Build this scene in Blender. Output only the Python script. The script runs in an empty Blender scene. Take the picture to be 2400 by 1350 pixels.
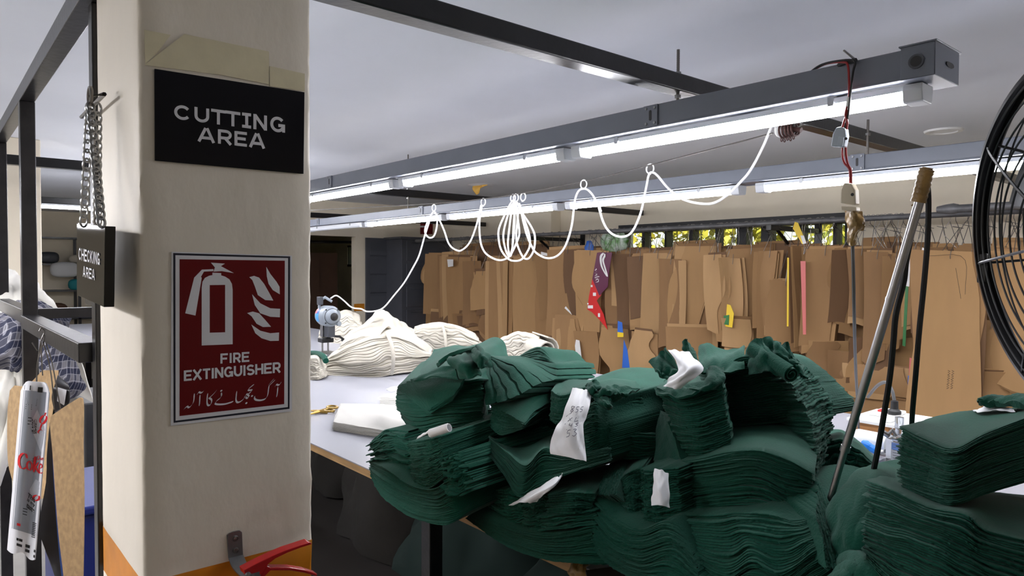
import bpy, math, random
import numpy as np
from mathutils import Vector, Matrix

# ------------------------------------------------------------------ camera, sky, sun, exposure
SC = bpy.context.scene
COL = SC.collection
FPX, CAMZ = 1640.0, 1.60
YAW, PITCH, ROLL = math.radians(49.8), math.radians(1.6), math.radians(0.25)
_f0 = np.array([-math.sin(YAW), math.cos(YAW), 0.0]); _r0 = np.array([math.cos(YAW), math.sin(YAW), 0.0]); _u0 = np.array([0, 0, 1.0])
CF = _f0*math.cos(PITCH) - _u0*math.sin(PITCH)
_u1 = _u0*math.cos(PITCH) + _f0*math.sin(PITCH)
CR = _r0*math.cos(ROLL) + _u1*math.sin(ROLL)
CU = _u1*math.cos(ROLL) - _r0*math.sin(ROLL)
CC = np.array([0, 0, CAMZ])
cam = bpy.data.objects.new('camera', bpy.data.cameras.new('camera')); COL.objects.link(cam)
cam.matrix_world = Matrix(((CR[0], CU[0], -CF[0], 0), (CR[1], CU[1], -CF[1], 0), (CR[2], CU[2], -CF[2], CAMZ), (0, 0, 0, 1)))
cam.data.sensor_width = 36.0; cam.data.lens = FPX/2400*36.0
cam.data.clip_start = 0.05; cam.data.clip_end = 200
SC.camera = cam

W = bpy.data.worlds.new('world'); SC.world = W; W.use_nodes = True
nt = W.node_tree
sky = nt.nodes.new('ShaderNodeTexSky'); sky.sky_type = 'NISHITA'; sky.sun_disc = False
sky.sun_elevation = math.radians(42); sky.sun_rotation = math.radians(200)
nt.links.new(sky.outputs[0], nt.nodes['Background'].inputs[0]); nt.nodes['Background'].inputs[1].default_value = 0.25
sun = bpy.data.objects.new('sun', bpy.data.lights.new('sun', 'SUN')); COL.objects.link(sun)
sun.data.energy = 6.0; sun.data.color = (1.0, 0.93, 0.75); sun.data.angle = math.radians(0.6)
sun.rotation_euler = (math.radians(52), 0, math.radians(12))      # shines over the roof onto the hedge outside
SC.view_settings.view_transform = 'Standard'; SC.view_settings.look = 'None'
SC.view_settings.exposure = 0.45; SC.view_settings.gamma = 1.0
SC.view_settings.use_curve_mapping = False
TUBE_POWER = 44.0

# measuring the place: where the line of sight through a point of the 2400 x 1350 frame meets a real plane
def _ray(x, y): return CF + CR*((x-1200)/FPX) + CU*((675-y)/FPX)
def PX(x, y, X): d = _ray(x, y); return CC + d*(X/d[0])
def PY(x, y, Y): d = _ray(x, y); return CC + d*(Y/d[1])
def PZ(x, y, Z): d = _ray(x, y); return CC + d*((Z-CAMZ)/d[2])
def PD(x, y, D): return CC + _ray(x, y)*D

# ------------------------------------------------------------------ materials
def lin(c):
    return tuple(((v/255)/12.92 if v/255 <= 0.04045 else ((v/255+0.055)/1.055)**2.4) for v in c) + (1.0,)
MATS = {}
def mat(name, rgb, rough=0.6, metal=0.0, var=0.0, vscale=6.0, bump=0.0, bscale=40.0, sheen=0.0, emit=0.0, stretch=None, rgb2=None, spec=0.5, detail=4.0):
    if name in MATS: return MATS[name]
    m = bpy.data.materials.new(name); m.use_nodes = True; t = m.node_tree; b = t.nodes['Principled BSDF']
    b.inputs['Base Color'].default_value = lin(rgb); b.inputs['Roughness'].default_value = rough; b.inputs['Metallic'].default_value = metal
    b.inputs['Specular IOR Level'].default_value = spec
    if sheen: b.inputs['Sheen Weight'].default_value = sheen; b.inputs['Sheen Roughness'].default_value = 0.5
    if emit: b.inputs['Emission Color'].default_value = lin(rgb); b.inputs['Emission Strength'].default_value = emit
    co = None
    if var or bump or rgb2:
        tc = t.nodes.new('ShaderNodeTexCoord'); mp = t.nodes.new('ShaderNodeMapping'); t.links.new(tc.outputs['Object'], mp.inputs[0])
        if stretch: mp.inputs['Scale'].default_value = stretch
        co = mp.outputs[0]
    if var or rgb2:
        n = t.nodes.new('ShaderNodeTexNoise'); n.inputs['Scale'].default_value = vscale; n.inputs['Detail'].default_value = detail
        t.links.new(co, n.inputs['Vector'])
        r = t.nodes.new('ShaderNodeValToRGB'); a = lin(rgb)
        r.color_ramp.elements[0].position = 0.35; r.color_ramp.elements[1].position = 0.65
        if rgb2: r.color_ramp.elements[0].color = lin(rgb2); r.color_ramp.elements[1].color = a
        else:
            r.color_ramp.elements[0].color = tuple(max(0, v*(1-var)) for v in a[:3])+(1,)
            r.color_ramp.elements[1].color = tuple(min(1, v*(1+var*0.5)) for v in a[:3])+(1,)
        t.links.new(n.outputs['Fac'], r.inputs[0]); t.links.new(r.outputs[0], b.inputs['Base Color'])
    if bump:
        n2 = t.nodes.new('ShaderNodeTexNoise'); n2.inputs['Scale'].default_value = bscale; n2.inputs['Detail'].default_value = 5
        t.links.new(co, n2.inputs['Vector'])
        bp = t.nodes.new('ShaderNodeBump'); bp.inputs['Strength'].default_value = bump; bp.inputs['Distance'].default_value = 0.004
        t.links.new(n2.outputs['Fac'], bp.inputs['Height']); t.links.new(bp.outputs[0], b.inputs['Normal'])
    MATS[name] = m
    return m

m_ceil = mat('ceiling_paint', (224, 227, 233), 0.75, var=0.03, vscale=1.2, bump=0.25, bscale=3)
m_cream = mat('cream_wall_paint', (240, 229, 207), 0.6, var=0.05, vscale=3, bump=0.2, bscale=12)
m_floor = mat('concrete_floor', (150, 147, 142), 0.5, var=0.2, vscale=4, bump=0.2)
m_black = mat('black_gloss_paint', (16, 15, 18), 0.28, var=0.3, vscale=12, bump=0.15, bscale=60)
m_grey = mat('grey_trunking_enamel', (110, 115, 127), 0.35, var=0.06, vscale=8)
m_dgrey = mat('dark_grey_steel', (66, 69, 76), 0.4, var=0.15, vscale=10)
m_steel = mat('bare_steel', (150, 150, 150), 0.3, 1.0, var=0.15, vscale=20)
m_zinc = mat('zinc_plate', (150, 152, 155), 0.38, 0.9, var=0.2, vscale=25)
m_tube = mat('lit_diffuser', (249, 249, 255), 0.5, emit=TUBE_POWER)
m_house = mat('batten_plastic', (205, 208, 212), 0.4)
m_white = mat('white_plastic', (232, 232, 230), 0.35)
m_tabletop = mat('white_laminate', (160, 161, 169), 0.3, var=0.03, vscale=3)
m_wood = mat('raw_timber', (176, 140, 92), 0.6, var=0.25, vscale=8, stretch=(1, 8, 8))
m_wire = mat('galvanised_wire', (120, 116, 112), 0.35, 0.8)
m_rubber = mat('black_rubber', (22, 22, 24), 0.5)
m_greycable = mat('grey_cable', (92, 92, 92), 0.5)
m_wcable = mat('white_cable', (240, 240, 240), 0.4)
m_redwire = mat('red_wire', (150, 26, 26), 0.45)
m_orange = mat('orange_paint', (214, 134, 22), 0.45, var=0.12, vscale=14, bump=0.15, bscale=25)

# ------------------------------------------------------------------ mesh building
class MB:
    def __init__(s): s.v = []; s.f = []; s.mi = []; s.n = 0; s.cur = 0
    def add(s, verts, faces, M=None):
        vs = np.asarray(verts, dtype=float).reshape(-1, 3)
        if M is not None:
            A = np.array(M); vs = vs @ A[:3, :3].T + A[:3, 3]
        s.v.append(vs); b = s.n
        for f in faces: s.f.append(tuple(i+b for i in f)); s.mi.append(s.cur)
        s.n += len(vs); return s
    def box(s, c, d, M=None):
        x, y, z = (q/2 for q in d); cx, cy, cz = c
        vs = [(cx+i*x, cy+j*y, cz+k*z) for i in (-1, 1) for j in (-1, 1) for k in (-1, 1)]
        return s.add(vs, [(0, 1, 3, 2), (4, 6, 7, 5), (0, 4, 5, 1), (2, 3, 7, 6), (0, 2, 6, 4), (1, 5, 7, 3)], M)
    def span(s, a, b): return s.box([(p+q)/2 for p, q in zip(a, b)], [abs(q-p) for p, q in zip(a, b)])
    def tube(s, pts, r, seg=8, closed=False):
        P = np.asarray(pts, float); n = len(P); rr = np.broadcast_to(np.asarray(r, float), (n,))
        T = np.roll(P, -1, 0)-np.roll(P, 1, 0)
        if not closed: T[0] = P[1]-P[0]; T[-1] = P[-1]-P[-2]
        T /= np.linalg.norm(T, axis=1)[:, None]+1e-12
        a = np.array([0, 0, 1.0]) if abs(T[0][2]) < 0.9 else np.array([1.0, 0, 0])
        N = np.cross(T[0], a); N /= np.linalg.norm(N); vs = []
        for i in range(n):
            N = N-T[i]*np.dot(N, T[i]); N /= np.linalg.norm(N)+1e-12; B = np.cross(T[i], N)
            for k in range(seg):
                an = 2*math.pi*k/seg; vs.append(P[i]+(N*math.cos(an)+B*math.sin(an))*rr[i])
        fs = []
        for i in range(n if closed else n-1):
            j = (i+1) % n
            for k in range(seg): l = (k+1) % seg; fs.append((i*seg+k, i*seg+l, j*seg+l, j*seg+k))
        if not closed: fs += [tuple(range(seg))[::-1], tuple((n-1)*seg+k for k in range(seg))]
        return s.add(vs, fs)
    def prism(s, poly, z0, z1, M=None):
        n = len(poly); vs = [(x, y, z0) for x, y in poly]+[(x, y, z1) for x, y in poly]
        fs = [tuple(range(n))[::-1], tuple(range(n, 2*n))]+[(i, (i+1) % n, n+(i+1) % n, n+i) for i in range(n)]
        return s.add(vs, fs, M)
    def lathe(s, prof, M=None, seg=24):
        vs = []; fs = []
        for r, z in prof:
            for k in range(seg): a = 2*math.pi*k/seg; vs.append((r*math.cos(a), r*math.sin(a), z))
        for i in range(len(prof)-1):
            for k in range(seg): l = (k+1) % seg; fs.append((i*seg+k, i*seg+l, (i+1)*seg+l, (i+1)*seg+k))
        fs += [tuple(range(seg))[::-1], tuple((len(prof)-1)*seg+k for k in range(seg))]
        return s.add(vs, fs, M)
    def slab(s, T, B):                                   # closed sheet between two (nu, nv, 3) grids
        nu, nv = T.shape[:2]; o = nu*nv; I = np.arange(o).reshape(nu, nv)
        a = np.stack([I[:-1, :-1], I[1:, :-1], I[1:, 1:], I[:-1, 1:]], -1).reshape(-1, 4)
        fs = [tuple(q) for q in a.tolist()]+[tuple(q) for q in (a[:, ::-1]+o).tolist()]
        ring = list(I[:, 0])+list(I[-1, 1:])+list(I[-2::-1, -1])+list(I[0, -2:0:-1])
        for p, q in zip(ring, ring[1:]+ring[:1]): fs.append((int(q), int(p), int(p)+o, int(q)+o))
        return s.add(np.concatenate([T.reshape(-1, 3), B.reshape(-1, 3)]), fs)
    def sheet(s, P, th):                                 # a (nu, nv, 3) grid given a thickness
        du = np.gradient(P, axis=0); dv = np.gradient(P, axis=1); N = np.cross(du, dv); N /= np.linalg.norm(N, axis=2)[..., None]+1e-12
        return s.slab(P+N*th/2, P-N*th/2)
    def build(s, name, m, parent=None, smooth=35, bevel=0.0, origin=None):
        V = np.concatenate(s.v) if s.v else np.zeros((0, 3))
        if parent is not None: org = ORG[parent.name]
        elif origin is not None: org = np.asarray(origin, float)
        else: lo, hi = V.min(0), V.max(0); org = np.array([(lo[0]+hi[0])/2, (lo[1]+hi[1])/2, lo[2]])
        me = bpy.data.meshes.new(name); me.from_pydata((V-org).tolist(), [], s.f); me.update()
        ms = m if isinstance(m, (list, tuple)) else [m]
        for q in ms: me.materials.append(q)
        if len(ms) > 1: me.polygons.foreach_set('material_index', s.mi)
        if smooth:
            me.polygons.foreach_set('use_smooth', [True]*len(me.polygons)); me.set_sharp_from_angle(angle=math.radians(smooth))
        o = bpy.data.objects.new(name, me); COL.objects.link(o)
        if parent is not None: o.parent = parent
        else: o.location = org
        if bevel:
            md = o.modifiers.new('bevel', 'BEVEL'); md.width = bevel; md.segments = 2; md.limit_method = 'ANGLE'
        ORG[o.name] = org
        return o
ORG = {}
def thing(name, label, cat, loc, group=None):
    o = bpy.data.objects.new(name, None); COL.objects.link(o); o.location = [float(q) for q in loc]; o.empty_display_size = 0.05
    o['label'] = label; o['category'] = cat
    if group: o['group'] = group
    ORG[o.name] = np.array([float(q) for q in loc]); return o
def tag(o, label, cat, group=None, kind=None):
    o['label'] = label; o['category'] = cat
    if group: o['group'] = group
    if kind: o['kind'] = kind
    return o
def struct(o): o['kind'] = 'structure'; return o
def copy_tree(o, d=(0, 0, 0), parent=None):
    c = o.copy(); COL.objects.link(c); c.parent = parent
    if parent is None: c.location = o.location+Vector(d); ORG[c.name] = ORG[o.name]+np.array(d)
    for ch in list(o.children): copy_tree(ch, d, c)
    return c
def frame(o, x, y, z=None):                              # matrix from an origin and two axes
    x = np.asarray(x, float); x = x/np.linalg.norm(x); y = np.asarray(y, float); y = y-x*np.dot(x, y); y = y/np.linalg.norm(y); z = np.cross(x, y)
    return Matrix(((x[0], y[0], z[0], o[0]), (x[1], y[1], z[1], o[1]), (x[2], y[2], z[2], o[2]), (0, 0, 0, 1)))
def cr(pts, n):                                          # smooth curve through points
    P = np.asarray(pts, float); k = len(P)
    if k == 2: t = np.linspace(0, 1, n)[:, None]; return P[0]*(1-t)+P[1]*t
    E = np.concatenate([[2*P[0]-P[1]], P, [2*P[-1]-P[-2]]]); t = np.linspace(0, k-1-1e-9, n); i = t.astype(int); f = (t-i)[:, None]
    a, b, c, d = E[i], E[i+1], E[i+2], E[i+3]
    return 0.5*(2*b+(c-a)*f+(2*a-5*b+4*c-d)*f**2+(3*b-a-3*c+d)*f**3)
def crgrid(rows, nu, nv):                                # rows of points -> (nu, nv, 3); nv along the list of rows
    R = np.stack([cr(r, nu) for r in rows]); return np.stack([cr(R[:, i], nv) for i in range(nu)])
_txt = {}
def text_geo(st, size, bold=0.0, depth=0.0006, sp=1.0):
    cu = bpy.data.curves.new('lettering', 'FONT'); cu.body = st; cu.size = size; cu.offset = bold; cu.extrude = depth; cu.align_x = 'CENTER'; cu.align_y = 'CENTER'; cu.space_character = sp; cu.space_line = 0.9
    o = bpy.data.objects.new('lettering', cu); COL.objects.link(o); dg = bpy.context.evaluated_depsgraph_get(); me = o.evaluated_get(dg).to_mesh()
    v = np.array([tuple(q.co) for q in me.vertices]).reshape(-1, 3); f = [tuple(p.vertices) for p in me.polygons]
    o.evaluated_get(dg).to_mesh_clear(); bpy.data.objects.remove(o); bpy.data.curves.remove(cu); return v, f
def put_text(mb, st, w, h, M, bold=0.0, sp=1.0, depth=0.0006):     # lettering stretched to w x h, centred on M
    v, f = text_geo(st, 1.0, bold, 0.0, sp); lo, hi = v.min(0), v.max(0); c = (lo+hi)/2
    v = (v-c)*np.array([w/(hi[0]-lo[0]), h/(hi[1]-lo[1]), 1])
    n = len(v); a = v.copy(); a[:, 2] = depth; mb.add(a, f, M); return mb
# ================================================================== the room
XL, XR, YF, YB, ZC = -13.6, 3.0, -4.0, 5.9, 2.5
struct(MB().span((XL-.2, YF-.2, -.15), (XR+.2, YB+.2, 0)).build('floor', m_floor, smooth=0))
struct(MB().span((XL-.2, YF-.2, ZC), (XR+.2, YB+.2, ZC+.2)).build('ceiling', m_ceil, smooth=0))
struct(MB().span((XL-.2, YF-.2, 0), (XL, YB+.2, ZC)).build('wall_left', m_cream, smooth=0))
struct(MB().span((XR, YF-.2, 0), (XR+.2, YB+.2, ZC)).build('wall_right', m_cream, smooth=0))
struct(MB().span((XL, YF-.2, 0), (XR, YF, ZC)).build('wall_front', m_cream, smooth=0))
WX0, WX1, WZ0, WZ1 = -5.12, -2.62, 1.50, 2.075           # high window in the back wall
VX0, VX1, VZ0, VZ1 = -11.6, -9.6, 1.62, 2.0              # small window of the store room behind
w = MB()
w.span((XL, YB, 0), (VX0, YB+.2, ZC)); w.span((VX0, YB, 0), (VX1, YB+.2, VZ0)); w.span((VX0, YB, VZ1), (VX1, YB+.2, ZC)); w.span((VX1, YB, 0), (WX0, YB+.2, ZC))
w.span((WX0, YB, 0), (WX1, YB+.2, WZ0)); w.span((WX0, YB, WZ1), (WX1, YB+.2, ZC)); w.span((WX1, YB, 0), (XR, YB+.2, ZC))
struct(w.build('wall_back', m_cream, smooth=0))
PXW = -8.8                                               # partition with a doorway to the store
w = MB(); w.span((PXW-.12, 3.4, 0), (PXW, 3.75, ZC)); w.span((PXW-.12, 3.75, 2.03), (PXW, 4.60, ZC)); w.span((PXW-.12, 4.60, 0), (PXW, YB, ZC)); w.span((XL, 3.4, 0), (PXW-.12, 3.52, ZC))
struct(w.build('wall_partition', m_cream, smooth=0))
w = MB(); w.span((PXW, 4.575, 1.0), (PXW+.006, 4.73, 1.10)); struct(w.build('trim_1', m_orange, smooth=0))
w = MB(); w.span((-6.55, YB-.16, 0), (-6.08, YB, ZC)); struct(w.build('wall_back_pilaster', m_cream, smooth=0, bevel=.004))

def glass():
    m = bpy.data.materials.new('window_glass'); m.use_nodes = True; t = m.node_tree; t.nodes.remove(t.nodes['Principled BSDF'])
    a = t.nodes.new('ShaderNodeBsdfTransparent'); g = t.nodes.new('ShaderNodeBsdfGlossy'); g.inputs['Roughness'].default_value = .05
    x = t.nodes.new('ShaderNodeMixShader'); x.inputs[0].default_value = .06
    t.links.new(a.outputs[0], x.inputs[1]); t.links.new(g.outputs[0], x.inputs[2]); t.links.new(x.outputs[0], t.nodes['Material Output'].inputs[0]); return m
m_glass = glass()
m_frame = mat('window_frame_paint', (30, 31, 34), .45, var=.2)
w = MB(); w.span((WX0, YB-.05, 1.99), (WX1, YB+.1, WZ1)); w.span((WX0, YB-.05, WZ0), (WX1, YB+.1, WZ0+.05)); w.span((WX0, YB-.02, WZ0), (WX0+.05, YB+.1, WZ1)); w.span((WX1-.05, YB-.02, WZ0), (WX1, YB+.1, WZ1))
w.span((WX0, YB-.03, 1.79), (WX1, YB+.06, 1.81))
for px, ww in ((1512, .04), (1564, .025), (1623, .045), (1683, .025), (1742, .10), (1798, .09), (1879, .035), (1960, .03)):
    x = PY(px, 560, YB)[0]; w.span((x-ww/2, YB-.03, WZ0), (x+ww/2, YB+.08, WZ1))
win = struct(w.build('window_1', m_frame, smooth=0))
MB().span((WX0, YB+.1, WZ0), (WX1, YB+.106, WZ1)).build('pane', m_glass, win, smooth=0)
w = MB()
for x in np.linspace(VX0, VX1, 9): w.span((x-.02, YB+.02, VZ0), (x+.02, YB+.1, VZ1))
w.span((VX0, YB, VZ1-.03), (VX1, YB+.1, VZ1)); w.span((VX0, YB, VZ0), (VX1, YB+.1, VZ0+.04))
win2 = struct(w.build('window_2', m_frame, smooth=0)); MB().span((VX0, YB+.1, VZ0), (VX1, YB+.106, VZ1)).build('pane', m_glass, win2, smooth=0)

# outside: ground and a sunlit hedge
struct(MB().span((-40, YB+.25, -.3), (30, 40, -.05)).build('ground', mat('dry_ground', (150, 140, 110), .9, var=.2), smooth=0))
rng = np.random.default_rng(3)
hd = MB(); N = 24000
c = np.stack([rng.uniform(-24, 2, N), 8.6+rng.uniform(-.5, .9, N)+.3*np.sin(rng.uniform(0, 6, N)), rng.uniform(0, 3.6, N)], 1)
for q in c:
    a = rng.normal(size=3); a /= np.linalg.norm(a); b = np.cross(a, rng.normal(size=3)); b /= np.linalg.norm(b); s = rng.uniform(.07, .13)
    hd.add([q-a*s, q+b*s*.5, q+a*s, q-b*s*.5], [(0, 1, 2, 3)])
m_leaf = mat('sunlit_leaves', (214, 200, 70), .6, rgb2=(120, 130, 40), vscale=2.5)
tag(hd.build('hedge', m_leaf, smooth=0), 'sunlit yellow green hedge outside behind the high barred window', 'hedge', kind='stuff')

# the pillar with the signs: cream above, an orange band, cream below
PX0, PX1, PY0, PY1 = -1.69, -1.33, .288, .598
pl = MB()
rng = np.random.default_rng(5)
def ring(z, k=10):
    pts = []
    cs = [(PX1, PY0), (PX1, PY1), (PX0, PY1), (PX0, PY0)]; b = .007
    for i in range(4):
        a = np.array(cs[i]); n = np.array(cs[(i+1) % 4]); p = np.array(cs[i-1]); dn = (n-a)/np.linalg.norm(n-a); dp = (p-a)/np.linalg.norm(p-a)
        j = rng.normal(0, .0011)
        pts += [a+dp*(b+j), a+(dp+dn)*(b*.3+j*.6), a+dn*(b+j)]
        for s in np.linspace(.15, .85, 5): q = a+(n-a)*s; q = q+np.array([dn[1], -dn[0]])*rng.normal(0, .0004); pts.append(q)
    return [(x, y, z) for x, y in pts]
zs = [0, .3, .6, .8, .955]+[.956, 1.0, 1.049]+list(np.linspace(1.05, 2.5, 60))
rr = [ring(z) for z in zs]; K = len(rr[0])
pl.v.append(np.array(rr).reshape(-1, 3)); pl.n = K*len(zs)
for i in range(len(zs)-1):
    m_i = 1 if .955 <= zs[i] < 1.05 else 0
    for k in range(K): pl.f.append((i*K+k, i*K+(k+1) % K, (i+1)*K+(k+1) % K, (i+1)*K+k)); pl.mi.append(m_i)
m_pillar = mat('pillar_paint', (234, 225, 209), .5, var=.05, vscale=5, bump=.7, bscale=16, stretch=(1, 1, .55))
struct(pl.build('pillar', [m_pillar, m_orange], smooth=50))
struct(MB().span((-6.4, .28, 0), (-6.0, .665, ZC)).build('pillar_far', m_cream, smooth=0, bevel=.006))

# ================================================================== ceiling steel and lights
for X, lab in ((-1.39, 'black steel bar crossing the ceiling above the grey trunking with the open end box'), (-4.80, 'black steel ceiling bar crossing above the far loops of white cable'), (-7.5, 'black steel ceiling bar seen far behind the hanging chain')):
    o = MB().span((X-.03, YF+.05, 2.165), (X+.03, YB-.05, 2.22)).build('steel_ceiling_bar', m_black, smooth=0, bevel=.004)
    tag(o, lab, 'ceiling bar', 'black bars below the ceiling')
def hanger_rod(x, y, z0, z1, lab):
    t = thing('threaded_rod', lab, 'rod', (x, y, z0), 'threaded hanger rods')
    z = np.linspace(z0, z1, 60); MB().tube([(x, y, q) for q in z], .0048+.0006*(np.arange(60) % 2), 8).build('rod', m_wire, t)
    for q in (2.155, 2.228):
        if z0 < q < z1: MB().lathe([(.001, q-.005), (.011, q-.005), (.011, q+.005), (.001, q+.005)], Matrix.Translation((x, y, 0)), 6).build('nut', m_steel, t, smooth=0)
hanger_rod(-1.39, 1.87, 2.10, 2.305, 'threaded rod standing up above the trunking with the open end box')
hanger_rod(-1.262, 2.97, 2.05, 2.215, 'threaded rod holding the farther trunking, behind the grey wall switch')
hanger_rod(-4.80, 1.87, 2.10, 2.30, 'far threaded rod holding the trunking above the cable loops')
hanger_rod(-4.80, 2.97, 2.05, 2.5, 'far threaded rod reaching the ceiling beside the yellow hole')

def batten(x0, x1, y, zt, lab, lit=True, along='x'):
    t = thing('led_batten', lab, 'light', ((x0+x1)/2, y, zt-.06), 'tube battens')
    L = x1-x0; M = Matrix.Translation((x0, y, zt)) @ Matrix(((0, 0, 1, 0), (1, 0, 0, 0), (0, 1, 0, 0), (0, 0, 0, 1)))   # local: x->Y, y->Z, z->X
    if along == 'y': M = Matrix.Translation((y, x0, zt)) @ Matrix(((1, 0, 0, 0), (0, 0, 1, 0), (0, 1, 0, 0), (0, 0, 0, 1))); t.location = (y, (x0+x1)/2, zt-.06); ORG[t.name] = np.array(t.location)
    MB().prism([(-.031, -.014), (.031, -.014), (.033, 0), (-.033, 0)], .01, L-.01, M).build('housing', m_house, t, smooth=0)
    n = 8; arc = [(.031*math.cos(a), -.0145-.026*math.sin(a)**.75) for a in np.linspace(0, math.pi, n*2)]
    MB().prism(arc, .045, L-.045, M).build('diffuser', m_tube if lit else m_house, t, smooth=60)
    for a, b in ((0, .045), (L-.045, L)):
        arc2 = [(.036, -.014), (.030, -.041), (.026, -.044), (-.026, -.044), (-.030, -.041), (-.036, -.014)]
        MB().prism([(.034, .0)]+arc2+[(-.034, .0)], a, b, M).build('end_cap', m_house, t, smooth=0, bevel=.003)
    for a in (.22, L-.22):
        MB().prism([(-.037, -.02), (-.034, -.02), (-.034, .002), (.034, .002), (.034, -.02), (.037, -.02), (.037, .002), (-.037, .002)], a-.008, a+.008, M).build('clip', m_zinc, t, smooth=0)
    return t
def trunking(x0, x1, y0, y1, z0, z1, lab, end_box):
    t = thing('lighting_trunking', lab, 'trunking', ((x0+x1)/2, (y0+y1)/2, z0), 'grey lighting trunkings')
    b = MB().span((x0, y0, z0), (x1, y1, z1)); b.span((x0, y0-.004, z0-.002), (x1, y0+.02, z0+.006)); b.span((x0, y1-.02, z0-.002), (x1, y1+.004, z0+.006)); b.build('channel', m_grey, t, smooth=0, bevel=.003)
    return t
T1 = trunking(-8.6, -.68, 1.80, 1.945, 2.055, 2.126, 'grey steel lighting trunking in front with an open box at its end', True)
T2 = trunking(-8.6, 1.4, 2.90, 3.04, 2.002, 2.064, 'second grey steel lighting trunking, running behind the fan', False)
# open end box of the first trunking
e = MB(); x0, x1, y0, y1, z0, z1 = -.69, -.615, 1.794, 1.951, 2.052, 2.130; th = .003
e.span((x0, y0, z0), (x1, y0+th, z1)); e.span((x0, y1-th, z0), (x1, y1, z1)); e.span((x0, y0, z0), (x1, y1, z0+th)); e.span((x1-th, y0, z0), (x1, y1, z1)); e.span((x0+.01, y0, z1-th), (x1, y1, z1))
e.span((x0-.004, y0-.004, z1-.001), (x1+.004, y1+.004, z1+.003))
eb = e.build('end_box', m_grey, T1, smooth=0, bevel=.0015)
R = frame(((x0+x1)/2-.002, y0-.001, 2.09), (1, 0, 0), (0, 0, 1))
MB().lathe([(.013, -.001), (.017, -.001), (.017, .003), (.013, .003)], R, 24).build('grommet', m_dgrey, eb)
MB().lathe([(.001, 0), (.0125, 0), (.0125, .0035), (.001, .0035)], R, 24).build('knockout_hole', m_rubber, eb)
R2 = frame((x1+.0005, 1.885, 2.09), (0, 1, 0), (0, 0, 1))
MB().prism([(.016*math.cos(a)+(.008 if math.cos(a) > 0 else -.008), .006*math.sin(a)) for a in np.linspace(0, 6.28, 24, endpoint=False)], 0, .002, R2).build('slot', m_rubber, eb)
def joint_plate(T, x, y, z):
    j = MB().span((x-.028, y-.006, z-.034), (x+.028, y, z+.034)).build('joint_plate', m_grey, T, smooth=0, bevel=.001)
    for a, c in ((-.017, -.024), (.017, -.024), (-.017, .024), (.017, .024)):
        MB().lathe([(.001, 0), (.005, 0), (.004, .003), (.001, .003)], frame((x+a, y-.006, z+c), (1, 0, 0), (0, 0, 1)), 10).build('screw', m_zinc, j)
    MB().prism([(.005*math.cos(q), .005*math.sin(q)+(.013 if math.sin(q) > 0 else -.010)) for q in np.linspace(0, 6.28, 16, endpoint=False)], 0, .001, frame((x, y-.006, z), (1, 0, 0), (0, 0, 1))).build('slot', m_rubber, j)
joint_plate(T1, -1.44, 1.80, 2.091); joint_plate(T1, -3.75, 1.80, 2.091); joint_plate(T2, -1.27, 2.90, 2.034); joint_plate(T2, -4.5, 2.90, 2.034); joint_plate(T2, -6.3, 2.90, 2.034)
Z1, Z2 = 2.050, 1.997
for k, (a, b) in enumerate(((-1.838, -.655), (-3.06, -1.875), (-4.275, -3.11), (-5.48, -4.31), (-6.7, -5.53), (-7.9, -6.73))):
    batten(a, b, 1.868, Z1, ['lit tube batten under the front trunking, ending at the open end box', 'lit tube batten under the front trunking, second from the open end box', 'lit tube batten under the front trunking, cut off by the pillar edge', 'lit tube batten on the front trunking hidden behind the pillar', 'far lit batten on the front trunking hidden behind the pillar', 'farthest lit batten on the front trunking hidden behind the pillar'][k])
for k, (a, b) in enumerate(((-.50, .66), (-1.745, -.58), (-2.99, -1.83), (-4.22, -3.055), (-5.45, -4.28), (-6.62, -5.50), (-7.8, -6.66))):
    batten(a, b, 2.968, Z2, ['lit batten on the rear trunking beyond the fan and outside the view', 'lit batten on the rear trunking passing behind the taped pole and fan', 'lit batten on the rear trunking, crossed by the lowest hanging curve of white cable', 'lit batten on the rear trunking behind the bunched white cable loops', 'lit batten on the rear trunking above the red wall sign, end of the lit row', 'unlit grey batten on the rear trunking beside the pillar', 'unlit grey batten hidden behind the pillar on the rear trunking'][k], lit=k < 5)
# unseen battens over the aisle, inner row and far pairs added for brightness, and one far away in the left bay
T3 = trunking(-9.2, -1.3, -1.0, -.82, 2.045, 2.12, 'grey trunking over the aisle behind the camera', False)
for k, (a, b) in enumerate(((-2.6, -1.43), (-3.85, -2.68), (-5.1, -3.93), (-6.6, -5.43), (-8.6, -7.43))):
    batten(a, b, -.955, Z1, ['first inner lit batten of the twin row over the side aisle', 'second inner lit batten of the twin row over the side aisle', 'third inner lit batten of the twin row over the side aisle', 'fourth inner lit batten of the twin row over the side aisle', 'last inner lit batten of the twin row over the side aisle'][k])
    batten(a, b, -.865, Z1, ['lit batten over the side aisle, near end of its trunking', 'lit batten over the side aisle, middle of its trunking', 'lit batten over the side aisle, third from the near end of its trunking', 'lit batten over the side aisle, fourth from the near end of its trunking', 'lit batten over the side aisle, far end of its trunking'][k])
T4 = trunking(-.95, 2.6, 4.21, 4.41, 2.045, 2.12, 'grey trunking over the rack of patterns beyond the fan, outside the view', False)  # unseen fitting added to brighten the back wall and pattern rack
for k, (a, b) in enumerate(((-.80, .37), )):
    batten(a, b, 4.31, Z1, ['lit batten beyond the fan over the rack of patterns, outside the view'][k])
batten(.60, 1.75, -7.47, 2.16, 'lit batten across the far left bay, seen behind the chain of the hanging sign', along='y')
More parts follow.
